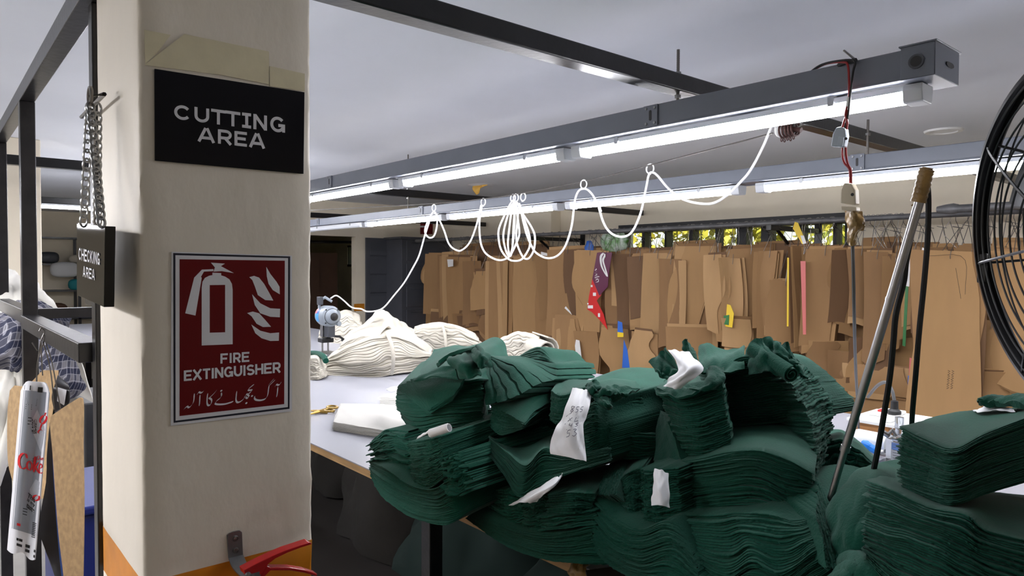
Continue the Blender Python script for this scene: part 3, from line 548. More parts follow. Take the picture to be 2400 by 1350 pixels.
# --- white cloth and plaid shirt thrown over the rear rail
m_wcloth = mat('white_cotton', (226, 222, 212), .85, var=.05, vscale=6, bump=.3, bscale=25, sheen=.2)
def wrinkle(P, amp, sc, seed, nrm=None):
    r = np.random.default_rng(seed); nu, nv = P.shape[:2]; u, v = np.meshgrid(np.linspace(0, 1, nu), np.linspace(0, 1, nv), indexing='ij'); h = 0
    for k in range(6): a = r.uniform(0, 6.28, 2); f = r.uniform(.4, 1.3, 2)*sc*(1+k*.5); h = h+np.sin(u*f[0]*6.28*r.choice([-1, 1])+v*f[1]*6.28+a[0])/(1+k*.6)
    du = np.gradient(P, axis=0); dv = np.gradient(P, axis=1); N = np.cross(du, dv); N /= np.linalg.norm(N, axis=2)[..., None]+1e-12
    return P+N*(h*amp)[..., None]
def drape(rows, nu, nv, th, amp, sc, seed):
    P = crgrid([[PD(*q) for q in r] for r in rows], nu, nv); return MB().sheet(wrinkle(P, amp, sc, seed), th)
wc = thing('cotton_sheet', 'white cotton cloth heaped over the rear rail of the black frame', 'cloth', PD(60, 1150, 3.1))
drape([[(-90, 640, 3.9), (0, 640, 3.9), (45, 652, 3.85), (80, 690, 3.7)], [(-90, 638, 3.6), (0, 634, 3.5), (50, 646, 3.5), (95, 676, 3.5)], [(-90, 665, 3.3), (0, 660, 3.25), (60, 682, 3.25), (120, 705, 3.3)], [(-90, 730, 3.15), (20, 722, 3.1), (85, 730, 3.1), (160, 770, 3.15)], [(-90, 800, 3.1), (20, 790, 3.05), (90, 800, 3.05), (195, 860, 3.1)], [(-90, 860, 3.1), (20, 860, 3.05), (100, 880, 3.05), (218, 945, 3.1)]], 40, 40, .006, .008, 2.2, 4).build('heap', m_wcloth, wc, smooth=60)
drape([[(-90, 830, 3.08), (10, 840, 3.05), (58, 860, 3.05)], [(-90, 930, 3.06), (5, 930, 3.0), (52, 950, 3.05)], [(-90, 1030, 3.05), (-5, 1020, 3.0), (38, 1040, 3.05)], [(-90, 1150, 3.05), (-10, 1148, 3.0), (27, 1080, 3.05)]], 30, 24, .005, .012, 1.8, 8).build('hanging_end', m_wcloth, wc, smooth=60)
def plaid():
    m = bpy.data.materials.new('blue_plaid'); m.use_nodes = True; t = m.node_tree; b = t.nodes['Principled BSDF']; b.inputs['Roughness'].default_value = .85
    tc = t.nodes.new('ShaderNodeTexCoord'); base = None
    mp = t.nodes.new('ShaderNodeMapping'); mp.inputs['Rotation'].default_value = (0, .5, 0); t.links.new(tc.outputs['Object'], mp.inputs[0]); sp = t.nodes.new('ShaderNodeSeparateXYZ'); t.links.new(mp.outputs[0], sp.inputs[0])
    prev = None
    yx = t.nodes.new('ShaderNodeMath'); yx.operation = 'ADD'; t.links.new(sp.outputs[0], yx.inputs[0])
    ym = t.nodes.new('ShaderNodeMath'); ym.operation = 'MULTIPLY'; ym.inputs[1].default_value = -2.0; t.links.new(sp.outputs[1], ym.inputs[0]); t.links.new(ym.outputs[0], yx.inputs[1])
    for out, per, wd, col, fac in ((sp.outputs[2], .055, .45, (24, 30, 58), .9), (yx.outputs[0], .055, .45, (24, 30, 58), .75), (sp.outputs[2], .055, .08, (20, 22, 40), .9), (yx.outputs[0], .0275, .12, (196, 196, 206), .45), (sp.outputs[2], .0275, .12, (196, 196, 206), .35)):
        d = t.nodes.new('ShaderNodeMath'); d.operation = 'DIVIDE'; d.inputs[1].default_value = per; t.links.new(out, d.inputs[0])
        f = t.nodes.new('ShaderNodeMath'); f.operation = 'FRACT'; t.links.new(d.outputs[0], f.inputs[0])
        l = t.nodes.new('ShaderNodeMath'); l.operation = 'LESS_THAN'; l.inputs[1].default_value = wd; t.links.new(f.outputs[0], l.inputs[0])
        g = t.nodes.new('ShaderNodeMath'); g.operation = 'MULTIPLY'; g.inputs[1].default_value = fac; t.links.new(l.outputs[0], g.inputs[0])
        x = t.nodes.new('ShaderNodeMix'); x.data_type = 'RGBA'; t.links.new(g.outputs[0], x.inputs[0]); x.inputs[7].default_value = lin(col)
        if prev is None: x.inputs[6].default_value = lin((112, 110, 116))
        else: t.links.new(prev, x.inputs[6])
        prev = x.outputs[2]
    t.links.new(prev, b.inputs['Base Color']); return m
m_plaid = plaid()
sh = thing('plaid_shirt', 'blue and grey plaid shirt thrown over the white cloth on the black frame', 'shirt', PD(60, 930, 2.9))
drape([[(-60, 745, 3.0), (0, 735, 2.98), (35, 708, 2.95), (62, 706, 2.95)], [(-60, 790, 2.92), (10, 770, 2.88), (45, 760, 2.86), (75, 758, 2.9)], [(-60, 840, 2.9), (10, 835, 2.86), (40, 838, 2.86), (70, 830, 2.9)], [(-60, 862, 2.95), (10, 866, 2.95), (35, 868, 2.95), (60, 862, 2.98)]], 26, 22, .005, .006, 1.5, 2).build('body', m_plaid, sh, smooth=60)
drape([[(60, 708, 2.96), (95, 708, 2.95), (130, 730, 2.93), (168, 744, 2.93)], [(60, 740, 2.9), (100, 738, 2.88), (130, 752, 2.86), (162, 764, 2.88)], [(75, 790, 2.88), (110, 780, 2.84), (140, 785, 2.84), (165, 800, 2.88)], [(90, 840, 2.88), (118, 840, 2.83), (150, 840, 2.84), (178, 850, 2.88)], [(105, 900, 2.88), (135, 900, 2.84), (165, 890, 2.84), (190, 885, 2.88)], [(130, 945, 2.9), (150, 940, 2.88), (180, 928, 2.88), (200, 905, 2.92)]], 24, 36, .005, .004, 1.5, 12).build('sleeve', m_plaid, sh, smooth=60)
# ================================================================== the cutting table
TY0, TY1, TZ, TX0, TX1 = 1.10, 3.20, .95, -9.2, 1.6
tb = thing('cutting_table', 'long white topped cutting table under the tube lights, buried under cloth', 'table', ((TX0+TX1)/2, (TY0+TY1)/2, 0))
MB().span((TX0, TY0-.004, TZ-.004), (TX1, TY1, TZ)).build('laminate_top', m_tabletop, tb, smooth=0)
MB().span((TX0, TY0, TZ-.03), (TX1, TY1, TZ-.0045)).build('board', m_wood, tb, smooth=0)
for x in (-7.9, -5.6, -3.4, -1.86, -.3, 1.3):
    for y in (1.24, 2.16, 3.05):
        MB().span((x-.025, y-.025, 0), (x+.025, y+.025, TZ-.03)).build('leg', m_black, tb, smooth=0, bevel=.003)
for y in (1.24, 2.16, 3.05): MB().span((TX0+.1, y-.02, TZ-.075), (TX1-.1, y+.02, TZ-.031)).build('rail', m_black, tb, smooth=0)
for x in (-7.9, -5.6, -3.4, -1.86, -.3, 1.3): MB().span((x-.02, 1.26, .80), (x+.02, 3.03, .845)).build('cross_rail', m_black, tb, smooth=0)
MB().span((TX0+.1, 1.2, .30), (TX1-.1, 3.1, .33)).build('lower_shelf', mat('dark_shelf_board', (52, 48, 46), .7), tb, smooth=0)

# ================================================================== layered cut cloth
m_green = mat('green_jersey', (21, 76, 61), .9, var=.12, vscale=9, bump=.35, bscale=220, sheen=.08, spec=.12)
m_cream = mat('cream_jersey', (188, 182, 169), .9, var=.06, vscale=8, bump=.3, bscale=160, sheen=.05, spec=.2)
m_tag = mat('paper_tag', (238, 239, 242), .55)
def grid_at(curves, us, ws):                             # curves: K lists of (px, py, Y) bottom to top -> points for u in [0,1], w in [0,1]
    N = 80; C = np.stack([cr([PY(*p) for p in c], N) for c in curves])           # K,N,3
    D = np.stack([cr(C[:, i], 41) if len(curves) > 1 else np.repeat(C[:, i], 41, 0) for i in range(N)], 1)   # 41,N,3
    iu = np.clip(us, -.08, 1.08)*(N-1); iw = np.clip(ws, 0, 1)*40
    a = np.clip(np.floor(iu).astype(int), 0, N-2); b = np.clip(np.floor(iw).astype(int), 0, 39); fu = (iu-a)[..., None]; fw = (iw-b)[..., None]
    return (D[b, a]*(1-fu)+D[b, a+1]*fu)*(1-fw)+(D[b+1, a]*(1-fu)+D[b+1, a+1]*fu)*fw
def layered(fronts, back, n, nu=46, nv=7, jag=.005, wav=.5, seed=0, inset=.006, arch=0.0, fray=.0009):
    """A block of n cloth layers as one closed mesh. back: a shift (dx, dy, dz) or K curves like the fronts."""
    r = np.random.default_rng(seed); mb = MB()
    def S(u, v, w):
        f = grid_at(fronts, u, w)
        g = f+np.array(back) if np.isscalar(back[0]) else grid_at(back, u, w)
        p = f*(1-v[..., None])+g*v[..., None]
        p = p+np.array([0, 0, 1.0])*(arch*4*v*(1-v)*np.clip(w, 0, 1))[..., None]
        return p
    q = S(np.array([0, .5, 1, .5]), np.array([.5, .5, .5, 0]), np.array([.5]*4)); q2 = S(np.array([.5]), np.array([1.0]), np.array([.5]))
    LU = np.linalg.norm(q[0]-q[1])+np.linalg.norm(q[1]-q[2]); LV = np.linalg.norm(q[3]-q2[0])
    iu, iv = np.linspace(0, 1, nu), np.linspace(0, 1, nv)
    pu = np.concatenate([iu, np.ones(nv-1), iu[-2::-1], np.zeros(nv-2)]); pv = np.concatenate([np.zeros(nu), iv[1:], np.ones(nu-1), iv[-2:0:-1]]); K = len(pu)
    ph = r.uniform(0, 6.28, 8)
    def wave(u, v, w): return (np.sin(u*9+ph[0]+w*4)+.7*np.sin(u*17+ph[1]-w*7+v*3)+.5*np.sin(u*31+ph[2]+w*11))*wav/n*.3*np.sin(math.pi*np.clip(w, .02, .98))**.5
    rows = []
    for i in range(n):
        o = r.normal(0, 1, 3); a = r.uniform(0, 6.28, 4)
        out = jag*(.5*o[0]+.5*np.sin(pu*5+a[0]+i*.3)+.35*np.sin(pu*13+a[1])); oL, oR = jag*(.8*o[1]+.4*np.sin(pv*7+a[2])), jag*(.8*o[2]+.4*np.sin(pv*7+a[3]))
        fr_ = r.normal(0, fray, K); out = out+fr_; oL = oL+fr_; oR = oR+fr_
        th = r.uniform(.8, 1.0); lo = r.normal(0, .06)
        for w0, ins in ((i/n, inset), ((i+.12+.05*lo)/n, 0), ((i+.5)/n, -.0008), ((i+.12+.76*th)/n, 0)):
            v = np.where(pv < .01, (ins-out)/LV, np.where(pv > .99, 1-(ins-out)/LV, pv)); u = np.where(pu < .005, (ins-oL)/LU, np.where(pu > .995, 1-(ins-oR)/LU, pu))
            w = np.full(K, w0); w = w+wave(pu, pv, w)+r.normal(0, .015)/n
            if w0 > 0 and ins <= 0: w = w+(.05/n)*np.sin(pu*23+a[0]+i)
            rows.append(S(u, v, w))
    V = np.array(rows); R = len(rows); mb.v.append(V.reshape(-1, 3)); mb.n = R*K
    for j in range(R-1):
        b = j*K
        for k in range(K): l = (k+1) % K; mb.f.append((b+k, b+l, b+K+l, b+K+k))
    mb.mi = [0]*len(mb.f)
    # top cloth: a grid whose rim is the last ring
    top = V[-1]; G = np.zeros((nu, nv, 3)); idx = {}
    for k in range(K): idx[(int(round(pu[k]*(nu-1))), int(round(pv[k]*(nv-1))))] = (R-1)*K+k
    uu, vv = np.meshgrid(iu, iv, indexing='ij'); T = S(uu, vv, 1+wave(uu, vv, np.ones_like(uu))); T[..., 2] += (.0018*np.sin(uu*8+ph[3])*np.sin(vv*5+ph[4])+.001*np.sin(uu*19+vv*9+ph[5]))*np.sin(math.pi*vv)
    inner = []; 
    for a_ in range(1, nu-1):
        for b_ in range(1, nv-1): idx[(a_, b_)] = R*K+len(inner); inner.append(T[a_, b_])
    mb.v.append(np.array(inner).reshape(-1, 3)); mb.n += len(inner)
    for a_ in range(nu-1):
        for b_ in range(nv-1): mb.f.append((idx[(a_, b_)], idx[(a_+1, b_)], idx[(a_+1, b_+1)], idx[(a_, b_+1)])); mb.mi.append(0)
    mb.f.append(tuple(range(K))[::-1]); mb.mi.append(0)
    return mb
def cloth(rows, th=.005, nu=22, nv=18, amp=.003, sc=1.3, seed=0):
    return MB().sheet(wrinkle(crgrid([[PY(*q) for q in r] for r in rows], nu, nv), amp, sc, seed), th)
def L(t, fr_, bk, n, m=None, name='layered_cloth', **k): return layered(fr_, bk, n if m or n < 13 else int(n*1.3), **k).build(name, m or m_green, t, smooth=50)
def Kn(t, rows, name='tie_cloth', m=None, **k): return cloth(rows, **k).build(name, m or m_green, t, smooth=60)
GG = 'tied bales of green cut cloth'
def bale(px, py, Y, label): return thing('green_cloth_bale', label, 'cloth bale', PY(px, py, Y), GG)

# --- upper bale at the table end, bow tied, pleated fan on one side
b = bale(1040, 1025, 1.25, 'green cloth bale with a bow knot and a pleated fan, topmost beside the white cloth')
L(b, [[(945, 985, 1.17), (977, 1022, 1.13), (1056, 1002, 1.13), (1132, 998, 1.2)], [(928, 945, 1.17), (965, 955, 1.13), (1056, 950, 1.13), (1132, 945, 1.2)], [(932, 903, 1.19), (972, 895, 1.15), (1050, 900, 1.15), (1130, 885, 1.2)]], [[(985, 960, 1.5), (1030, 960, 1.5), (1085, 960, 1.5), (1150, 960, 1.5)], [(985, 890, 1.5), (1020, 880, 1.5), (1080, 880, 1.5), (1140, 880, 1.5)], [(985, 850, 1.45), (1020, 838, 1.5), (1080, 835, 1.5), (1140, 845, 1.5)]], 30, seed=1, jag=.006, wav=1.2)
L(b, [[(932, 912, 1.16), (965, 940, 1.12), (1003, 970, 1.10)], [(966, 888, 1.15), (985, 920, 1.11), (1010, 957, 1.09)]], [[(1085, 905, 1.13), (1070, 925, 1.12), (1060, 940, 1.11)], [(1090, 880, 1.13), (1078, 905, 1.11), (1064, 926, 1.10)]], 9, nu=20, seed=2, jag=.003)
L(b, [[(1143, 842, 1.3), (1134, 895, 1.22), (1134, 951, 1.18)], [(1146, 838, 1.3), (1172, 880, 1.25), (1200, 933, 1.2)], [(1149, 836, 1.3), (1205, 852, 1.3), (1258, 900, 1.28)], [(1152, 835, 1.3), (1230, 846, 1.38), (1305, 886, 1.36)], [(1155, 834, 1.32), (1230, 838, 1.42), (1305, 850, 1.42)]], (-.04, .2, -.02), 9, nu=30, seed=3, jag=.0015, inset=.010, wav=.25, fray=.0004, name='pleated_cloth')
L(b, [[(1206, 845, 1.42), (1260, 842, 1.42), (1302, 852, 1.42)], [(1212, 836, 1.46), (1262, 812, 1.46), (1298, 846, 1.44)]], (-.05, .2, -.03), 5, nu=20, seed=4, jag=.003)
Kn(b, [[(1018, 822, 1.58), (1060, 810, 1.58), (1110, 808, 1.58), (1165, 797, 1.56), (1192, 840, 1.5)], [(1000, 848, 1.45), (1050, 826, 1.42), (1100, 822, 1.42), (1150, 822, 1.42), (1188, 852, 1.42)], [(966, 886, 1.25), (1030, 868, 1.22), (1070, 870, 1.2), (1120, 868, 1.22), (1165, 860, 1.32)], [(966, 896, 1.17), (1020, 893, 1.14), (1070, 890, 1.14), (1125, 892, 1.18), (1150, 890, 1.28)]], seed=5, amp=.004, sc=1.3, nu=40, nv=30, name='top_wrap')
Kn(b, [[(1046, 842, 1.22), (1090, 826, 1.2), (1126, 838, 1.2)], [(1052, 848, 1.12), (1085, 846, 1.08), (1124, 856, 1.12)], [(1070, 886, 1.1), (1098, 888, 1.07), (1128, 880, 1.1)]], seed=6, amp=.004, name='knot_tail')
Kn(b, [[(1110, 820, 1.2), (1118, 811, 1.16), (1126, 820, 1.2)], [(1108, 840, 1.14), (1126, 833, 1.08), (1146, 836, 1.14)], [(1112, 863, 1.14), (1130, 860, 1.09), (1149, 860, 1.14)]], seed=7, amp=.003, name='knot_loop')
Kn(b, [[(1024, 858, 1.18), (1060, 834, 1.2), (1116, 822, 1.2)], [(1030, 850, 1.16), (1062, 828, 1.18), (1116, 814, 1.18)]], seed=8, amp=.001, nv=6, th=.01, name='tie_strip')
Kn(b, [[(970, 888, 1.12), (1020, 866, 1.12), (1070, 858, 1.12)], [(970, 893, 1.09), (1022, 884, 1.08), (1072, 887, 1.08)]], seed=9, amp=.002, nv=8, name='tie_strip')

# --- bale sagging over the table edge, below it
b = bale(1000, 1225, 1.05, 'sagging green cloth bale hanging over the table edge below the bow tied bale')
L(b, [[(872, 1118, 1.0), (889, 1158, .98), (925, 1188, .96), (965, 1214, .95), (1030, 1230, .95), (1060, 1226, .96), (1098, 1200, 1.0)], [(868, 1100, 1.02), (900, 1130, .99), (960, 1165, .98), (1020, 1180, .97), (1060, 1165, .98), (1104, 1165, 1.02)], [(866, 1080, 1.05), (905, 1095, 1.0), (960, 1130, .99), (1015, 1145, .99), (1055, 1125, .99), (1106, 1140, 1.03)]], (0, .32, .05), 22, seed=11, jag=.004, wav=1.0, nu=60)
L(b, [[(970, 1135, 1.0), (1005, 1145, .99), (1044, 1118, 1.0)], [(955, 1035, 1.03), (1000, 1029, 1.02), (1032, 1022, 1.03)]], (0.02, .32, .05), 24, seed=12, jag=.003, wav=1.4)
L(b, [[(872, 1100, 1.03), (905, 1100, 1.02), (962, 1120, 1.02)], [(867, 1034, 1.09), (905, 1006, 1.09), (958, 1010, 1.09)]], (.02, .3, .03), 15, seed=13, jag=.009, wav=1.4)
L(b, [[(1042, 1142, .985), (1070, 1165, .98), (1106, 1152, 1.0)], [(1040, 1074, 1.01), (1060, 1062, 1.01), (1082, 1058, 1.03)]], (.02, .28, .03), 13, seed=14, jag=.010, wav=1.5)
L(b, [[(1060, 1060, 1.06), (1085, 1028, 1.12), (1106, 996, 1.2)], [(1100, 1120, 1.05), (1118, 1060, 1.12), (1130, 1000, 1.2)], [(1132, 1155, 1.07), (1146, 1080, 1.14), (1152, 1004, 1.2)]], (.04, .25, -.08), 30, seed=15, jag=.002, wav=1.0, inset=.003)
Kn(b, [[(976, 1030, 1.0), (1010, 1012, 1.0)], [(980, 1024, 1.0), (1012, 1006, 1.0)], [(990, 1020, 1.02), (1014, 1004, 1.02)]], m=m_tag, th=.0015, seed=16, amp=.001, name='paper_tag')
mbt = MB(); A0, A1 = PY(1009, 1016, 1.0), PY(1053, 1002, 1.02); ax = A1-A0
sp_ = [(.011*(1-.05*k/6)*math.cos(k*.45), .011*(1-.05*k/6)*math.sin(k*.45)) for k in range(20)]
fr_m = frame(A0, ax, (0, 0, 1)); Mx = np.array(fr_m)
G = np.array([[(Mx @ np.array([x*np.linalg.norm(ax), c, s_, 1]))[:3] for x in np.linspace(0, 1, 6)] for c, s_ in sp_]); mbt.sheet(G, .0012); mbt.build('rolled_tag', m_tag, b)

# --- middle bale with the big handwritten tag
b = bale(1330, 1160, 1.25, 'green cloth bale with a large handwritten white tag hanging from its knot')
L(b, [[(1146, 1000, 1.18), (1172, 1020, 1.16), (1222, 1008, 1.15)], [(1154, 951, 1.2), (1190, 968, 1.18), (1229, 990, 1.16)]], [[(1300, 935, 1.4), (1297, 955, 1.38), (1290, 975, 1.35)], [(1306, 892, 1.42), (1300, 915, 1.38), (1290, 944, 1.33)]], 16, seed=21, jag=.003, wav=.8, nv=12, arch=.01)
L(b, [[(1150, 1010, 1.45), (1250, 1015, 1.42), (1400, 1070, 1.42)], [(1150, 940, 1.48), (1250, 930, 1.45), (1400, 930, 1.45)]], (-.05, .25, 0), 14, seed=20, jag=.003)
L(b, [[(1288, 985, 1.22), (1310, 996, 1.2), (1350, 985, 1.22)], [(1292, 915, 1.25), (1318, 926, 1.23), (1378, 905, 1.25)]], [[(1310, 960, 1.45), (1340, 960, 1.45), (1385, 960, 1.45)], [(1308, 893, 1.42), (1340, 888, 1.42), (1388, 890, 1.42)]], 14, seed=22, jag=.003)
L(b, [[(1420, 1010, 1.28), (1470, 1010, 1.28), (1524, 1012, 1.34)], [(1400, 965, 1.3), (1455, 960, 1.3), (1512, 955, 1.36)], [(1392, 925, 1.32), (1440, 912, 1.32), (1499, 914, 1.37)]], [[(1420, 970, 1.6), (1470, 970, 1.6), (1530, 970, 1.6)], [(1410, 930, 1.6), (1450, 925, 1.6), (1500, 925, 1.6)], [(1400, 893, 1.55), (1440, 886, 1.55), (1490, 892, 1.58)]], 24, seed=23, jag=.004)
L(b, [[(1420, 1072, 1.26), (1480, 1078, 1.26), (1560, 1070, 1.32)], [(1420, 1008, 1.28), (1480, 1012, 1.28), (1560, 1020, 1.34)]], [[(1440, 1040, 1.6), (1500, 1040, 1.6), (1570, 1040, 1.6)], [(1440, 985, 1.55), (1500, 990, 1.55), (1570, 992, 1.6)]], 10, seed=24, jag=.004, wav=.9)
L(b, [[(1340, 1110, 1.17), (1385, 1100, 1.16), (1432, 1070, 1.2)], [(1345, 1020, 1.19), (1390, 1010, 1.18), (1430, 1000, 1.22)], [(1365, 960, 1.24), (1395, 940, 1.22), (1422, 960, 1.25)]], (.02, .25, .02), 24, seed=25, jag=.003, wav=1.0)
L(b, [[(1143, 1062, 1.1), (1180, 1112, 1.07), (1216, 1165, 1.04), (1262, 1140, 1.07), (1330, 1112, 1.1), (1430, 1080, 1.16)], [(1147, 1025, 1.13), (1190, 1060, 1.1), (1232, 1090, 1.07), (1275, 1050, 1.12), (1330, 1066, 1.14), (1425, 1050, 1.18)]], [[(1165, 1040, 1.42), (1210, 1040, 1.42), (1250, 1040, 1.42), (1300, 1040, 1.42), (1350, 1040, 1.42), (1430, 1040, 1.42)], [(1165, 1002, 1.42), (1205, 1000, 1.42), (1250, 1000, 1.42), (1300, 1005, 1.42), (1350, 1010, 1.42), (1430, 1010, 1.42)]], 20, seed=26, jag=.004, wav=.9, nu=60, nv=12)
L(b, [[(1350, 925, 1.5), (1440, 932, 1.5), (1548, 924, 1.55)], [(1360, 903, 1.5), (1440, 914, 1.5), (1548, 912, 1.55)]], [[(1395, 905, 1.85), (1470, 885, 1.85), (1562, 885, 1.85)], [(1390, 886, 1.85), (1460, 862, 1.85), (1566, 862, 1.85)]], 4, seed=27, jag=.002, nv=12)
Kn(b, [[(1376, 905, 1.26), (1388, 893, 1.22), (1402, 900, 1.25)], [(1378, 916, 1.22), (1390, 910, 1.19), (1406, 912, 1.22)], [(1384, 930, 1.22), (1394, 926, 1.2), (1404, 924, 1.23)]], seed=28, amp=.003, name='knot')
Kn(b, [[(1392, 918, 1.22), (1430, 908, 1.24), (1500, 912, 1.33)], [(1392, 926, 1.19), (1430, 922, 1.2), (1470, 924, 1.26)], [(1396, 938, 1.21), (1425, 936, 1.23), (1455, 930, 1.27)]], seed=29, amp=.004, name='knot_tail')
Kn(b, [[(1392, 930, 1.21), (1404, 945, 1.18), (1418, 958, 1.18), (1428, 962, 1.2)], [(1400, 928, 1.2), (1414, 940, 1.17), (1426, 950, 1.17), (1432, 952, 1.2)], [(1404, 924, 1.22), (1424, 932, 1.2), (1430, 940, 1.2), (1430, 948, 1.22)]], seed=30, amp=.002, name='knot_loop')
TR = [[(1342, 909, 1.2), (1366, 912, 1.19), (1387, 922, 1.2)], [(1327, 951, 1.15), (1352, 952, 1.12), (1381, 952, 1.15)], [(1312, 985, 1.12), (1342, 985, 1.09), (1374, 979, 1.12)], [(1301, 1010, 1.09), (1335, 1005, 1.07), (1367, 999, 1.1)], [(1290, 1044, 1.07), (1330, 1042, 1.05), (1371, 1045, 1.07)], [(1291, 1064, 1.06), (1335, 1072, 1.04), (1375, 1083, 1.05)]]
TP = wrinkle(crgrid([[PY(*q) for q in r] for r in TR], 18, 40), .0016, 1.4, 31); tgo = MB().sheet(TP, .001).build('paper_tag', m_tag, b)
m_ink = mat('pen_ink', (120, 122, 140), .6)
def ink(mb, strokes, P, sgn):                            # handwriting as thin pen lines on a cloth grid
    nu, nv = P.shape[:2]
    for st in strokes:
        q = cr([(x, y, 0) for x, y in st], 6*len(st)) if len(st) > 2 else np.array([(*st[0], 0), (*st[1], 0)], float)
        pts = []
        for u, v, _ in q:
            a, c = min(max(u, 0), .999)*(nu-1), min(max(v, 0), .999)*(nv-1); i, j = int(a), int(c); i = min(i, nu-2); j = min(j, nv-2); fa, fc = a-i, c-j
            p = P[i, j]*(1-fa)*(1-fc)+P[i+1, j]*fa*(1-fc)+P[i, j+1]*(1-fa)*fc+P[i+1, j+1]*fa*fc; n = np.cross(P[i+1, j]-P[i, j], P[i, j+1]-P[i, j]); n /= np.linalg.norm(n); pts.append(p+n*sgn*.0009)
        mb.tube(pts, .0006, 4)
hw = []
def digit(ch, x, y, w_, h): 
    D = {'8': [[(.8, .1), (.2, .15), (.3, .45), (.8, .7), (.5, 1), (.15, .8), (.7, .35), (.8, .1)]], '3': [[(.15, .1), (.75, .1), (.4, .45), (.8, .7), (.4, 1), (.1, .9)]], '5': [[(.8, .05), (.25, .08), (.2, .45), (.7, .5), (.7, .9), (.15, .95)]], 'X': [[(.1, .1), (.8, .95)], [(.8, .1), (.1, .9)]], 'L': [[(.3, 0), (.2, .9), (.9, .85)]], '4': [[(.2, 0), (.15, .5), (.7, .5)], [(.65, .1), (.6, 1)]], '/': [[(0, 1), (1, 0)]]}
    for s_ in D[ch]: hw.append([(x+a*w_, y+c*h) for a, c in s_])
for k, ch in enumerate('855'): digit(ch, .30+.18*k, .20, .15, .08)
digit('/', .2, .29, .18, .05)
for k, ch in enumerate('XL'): digit(ch, .36+.2*k, .36, .17, .08)
digit('/', .3, .455, .3, .035)
for k, ch in enumerate('43'): digit(ch, .45+.2*k, .49, .16, .09)
for k, ch in enumerate('53'): digit(ch, .42+.2*k, .62, .16, .09)
digit('/', .40, .655, .3, -.05)
mi = MB(); ink(mi, hw, TP, 1); ink(mi, hw, TP, -1); mi.build('handwriting', m_ink, tgo, smooth=0)

# --- low bale under the tagged one
b = bale(1280, 1320, 1.1, 'low green cloth bale on the table edge below the big handwritten tag')
L(b, [[(1282, 1206, 1.06), (1340, 1204, 1.05), (1386, 1206, 1.09)], [(1285, 1158, 1.08), (1340, 1152, 1.07), (1395, 1156, 1.1)]], [[(1340, 1130, 1.35), (1390, 1130, 1.35), (1430, 1130, 1.35)], [(1346, 1094, 1.32), (1390, 1090, 1.32), (1428, 1088, 1.32)]], 11, seed=41, jag=.004)
L(b, [[(1148, 1205, 1.08), (1190, 1230, 1.06), (1224, 1226, 1.07)], [(1146, 1148, 1.1), (1182, 1146, 1.09), (1220, 1162, 1.09)]], (.02, .28, .03), 12, seed=42, jag=.004)
L(b, [[(1212, 1235, 1.06), (1250, 1245, 1.05), (1290, 1230, 1.07)], [(1222, 1165, 1.1), (1255, 1160, 1.1), (1290, 1165, 1.1)]], (.02, .25, .03), 12, seed=43, jag=.005, wav=1.3)
L(b, [[(1258, 1246, 1.04), (1320, 1240, 1.04), (1396, 1230, 1.07)], [(1268, 1206, 1.06), (1330, 1202, 1.06), (1398, 1192, 1.09)]], (.02, .25, .02), 8, seed=44, jag=.005, wav=1.2)
L(b, [[(1094, 1220, 1.05), (1145, 1256, 1.03), (1200, 1287, 1.02), (1275, 1313, 1.02), (1340, 1320, 1.03), (1400, 1324, 1.05), (1470, 1330, 1.08)], [(1105, 1185, 1.08), (1150, 1213, 1.05), (1210, 1240, 1.04), (1280, 1250, 1.04), (1340, 1244, 1.05), (1395, 1232, 1.07), (1450, 1240, 1.1)]], (0, .3, .05), 20, seed=45, jag=.004, wav=1.2, nu=60)
L(b, [[(1392, 1160, 1.12), (1415, 1115, 1.2), (1434, 1072, 1.32)], [(1446, 1160, 1.12), (1458, 1110, 1.2), (1470, 1072, 1.32)]], (.03, .12, -.1), 12, seed=46, jag=.002, wav=.8)
Kn(b, [[(1192, 1184, 1.05), (1228, 1178, 1.02), (1258, 1178, 1.03)], [(1215, 1170, 1.05), (1250, 1162, 1.02), (1268, 1165, 1.02)], [(1270, 1140, 1.06), (1292, 1136, 1.04), (1300, 1140, 1.04)], [(1305, 1116, 1.1), (1315, 1113, 1.1), (1320, 1112, 1.1)]], m=m_tag, th=.0015, seed=47, amp=.0015, name='paper_tag')

# --- wavy bale in the front corner, carrying the tall one
b = bale(1700, 1400, 1.1, 'wavy green cloth bale squashed under the tall bale, white tag at its side')
L(b, [[(1452, 1195, 1.13), (1480, 1215, 1.12), (1514, 1220, 1.15)], [(1444, 1132, 1.18), (1470, 1107, 1.18), (1504, 1092, 1.2)]], [[(1470, 1100, 1.42), (1510, 1090, 1.42), (1550, 1080, 1.42)], [(1468, 1068, 1.42), (1510, 1048, 1.42), (1550, 1040, 1.42)]], 16, seed=51, jag=.004, wav=1.2)
L(b, [[(1508, 1224, 1.12), (1540, 1230, 1.12), (1600, 1220, 1.14)], [(1500, 1096, 1.16), (1525, 1102, 1.15), (1590, 1095, 1.17)]], (.02, .3, .03), 18, seed=52, jag=.004, wav=1.2)
L(b, [[(1392, 1285, 1.05), (1430, 1325, 1.03), (1490, 1360, 1.01), (1570, 1410, 1.0), (1660, 1430, 1.0)], [(1388, 1230, 1.07), (1440, 1285, 1.05), (1500, 1310, 1.04), (1575, 1295, 1.05), (1640, 1345, 1.04)], [(1392, 1160, 1.12), (1440, 1210, 1.09), (1500, 1240, 1.08), (1560, 1222, 1.09), (1620, 1255, 1.1)]], (.0, .3, .03), 28, seed=53, jag=.004, wav=1.3, nu=64)
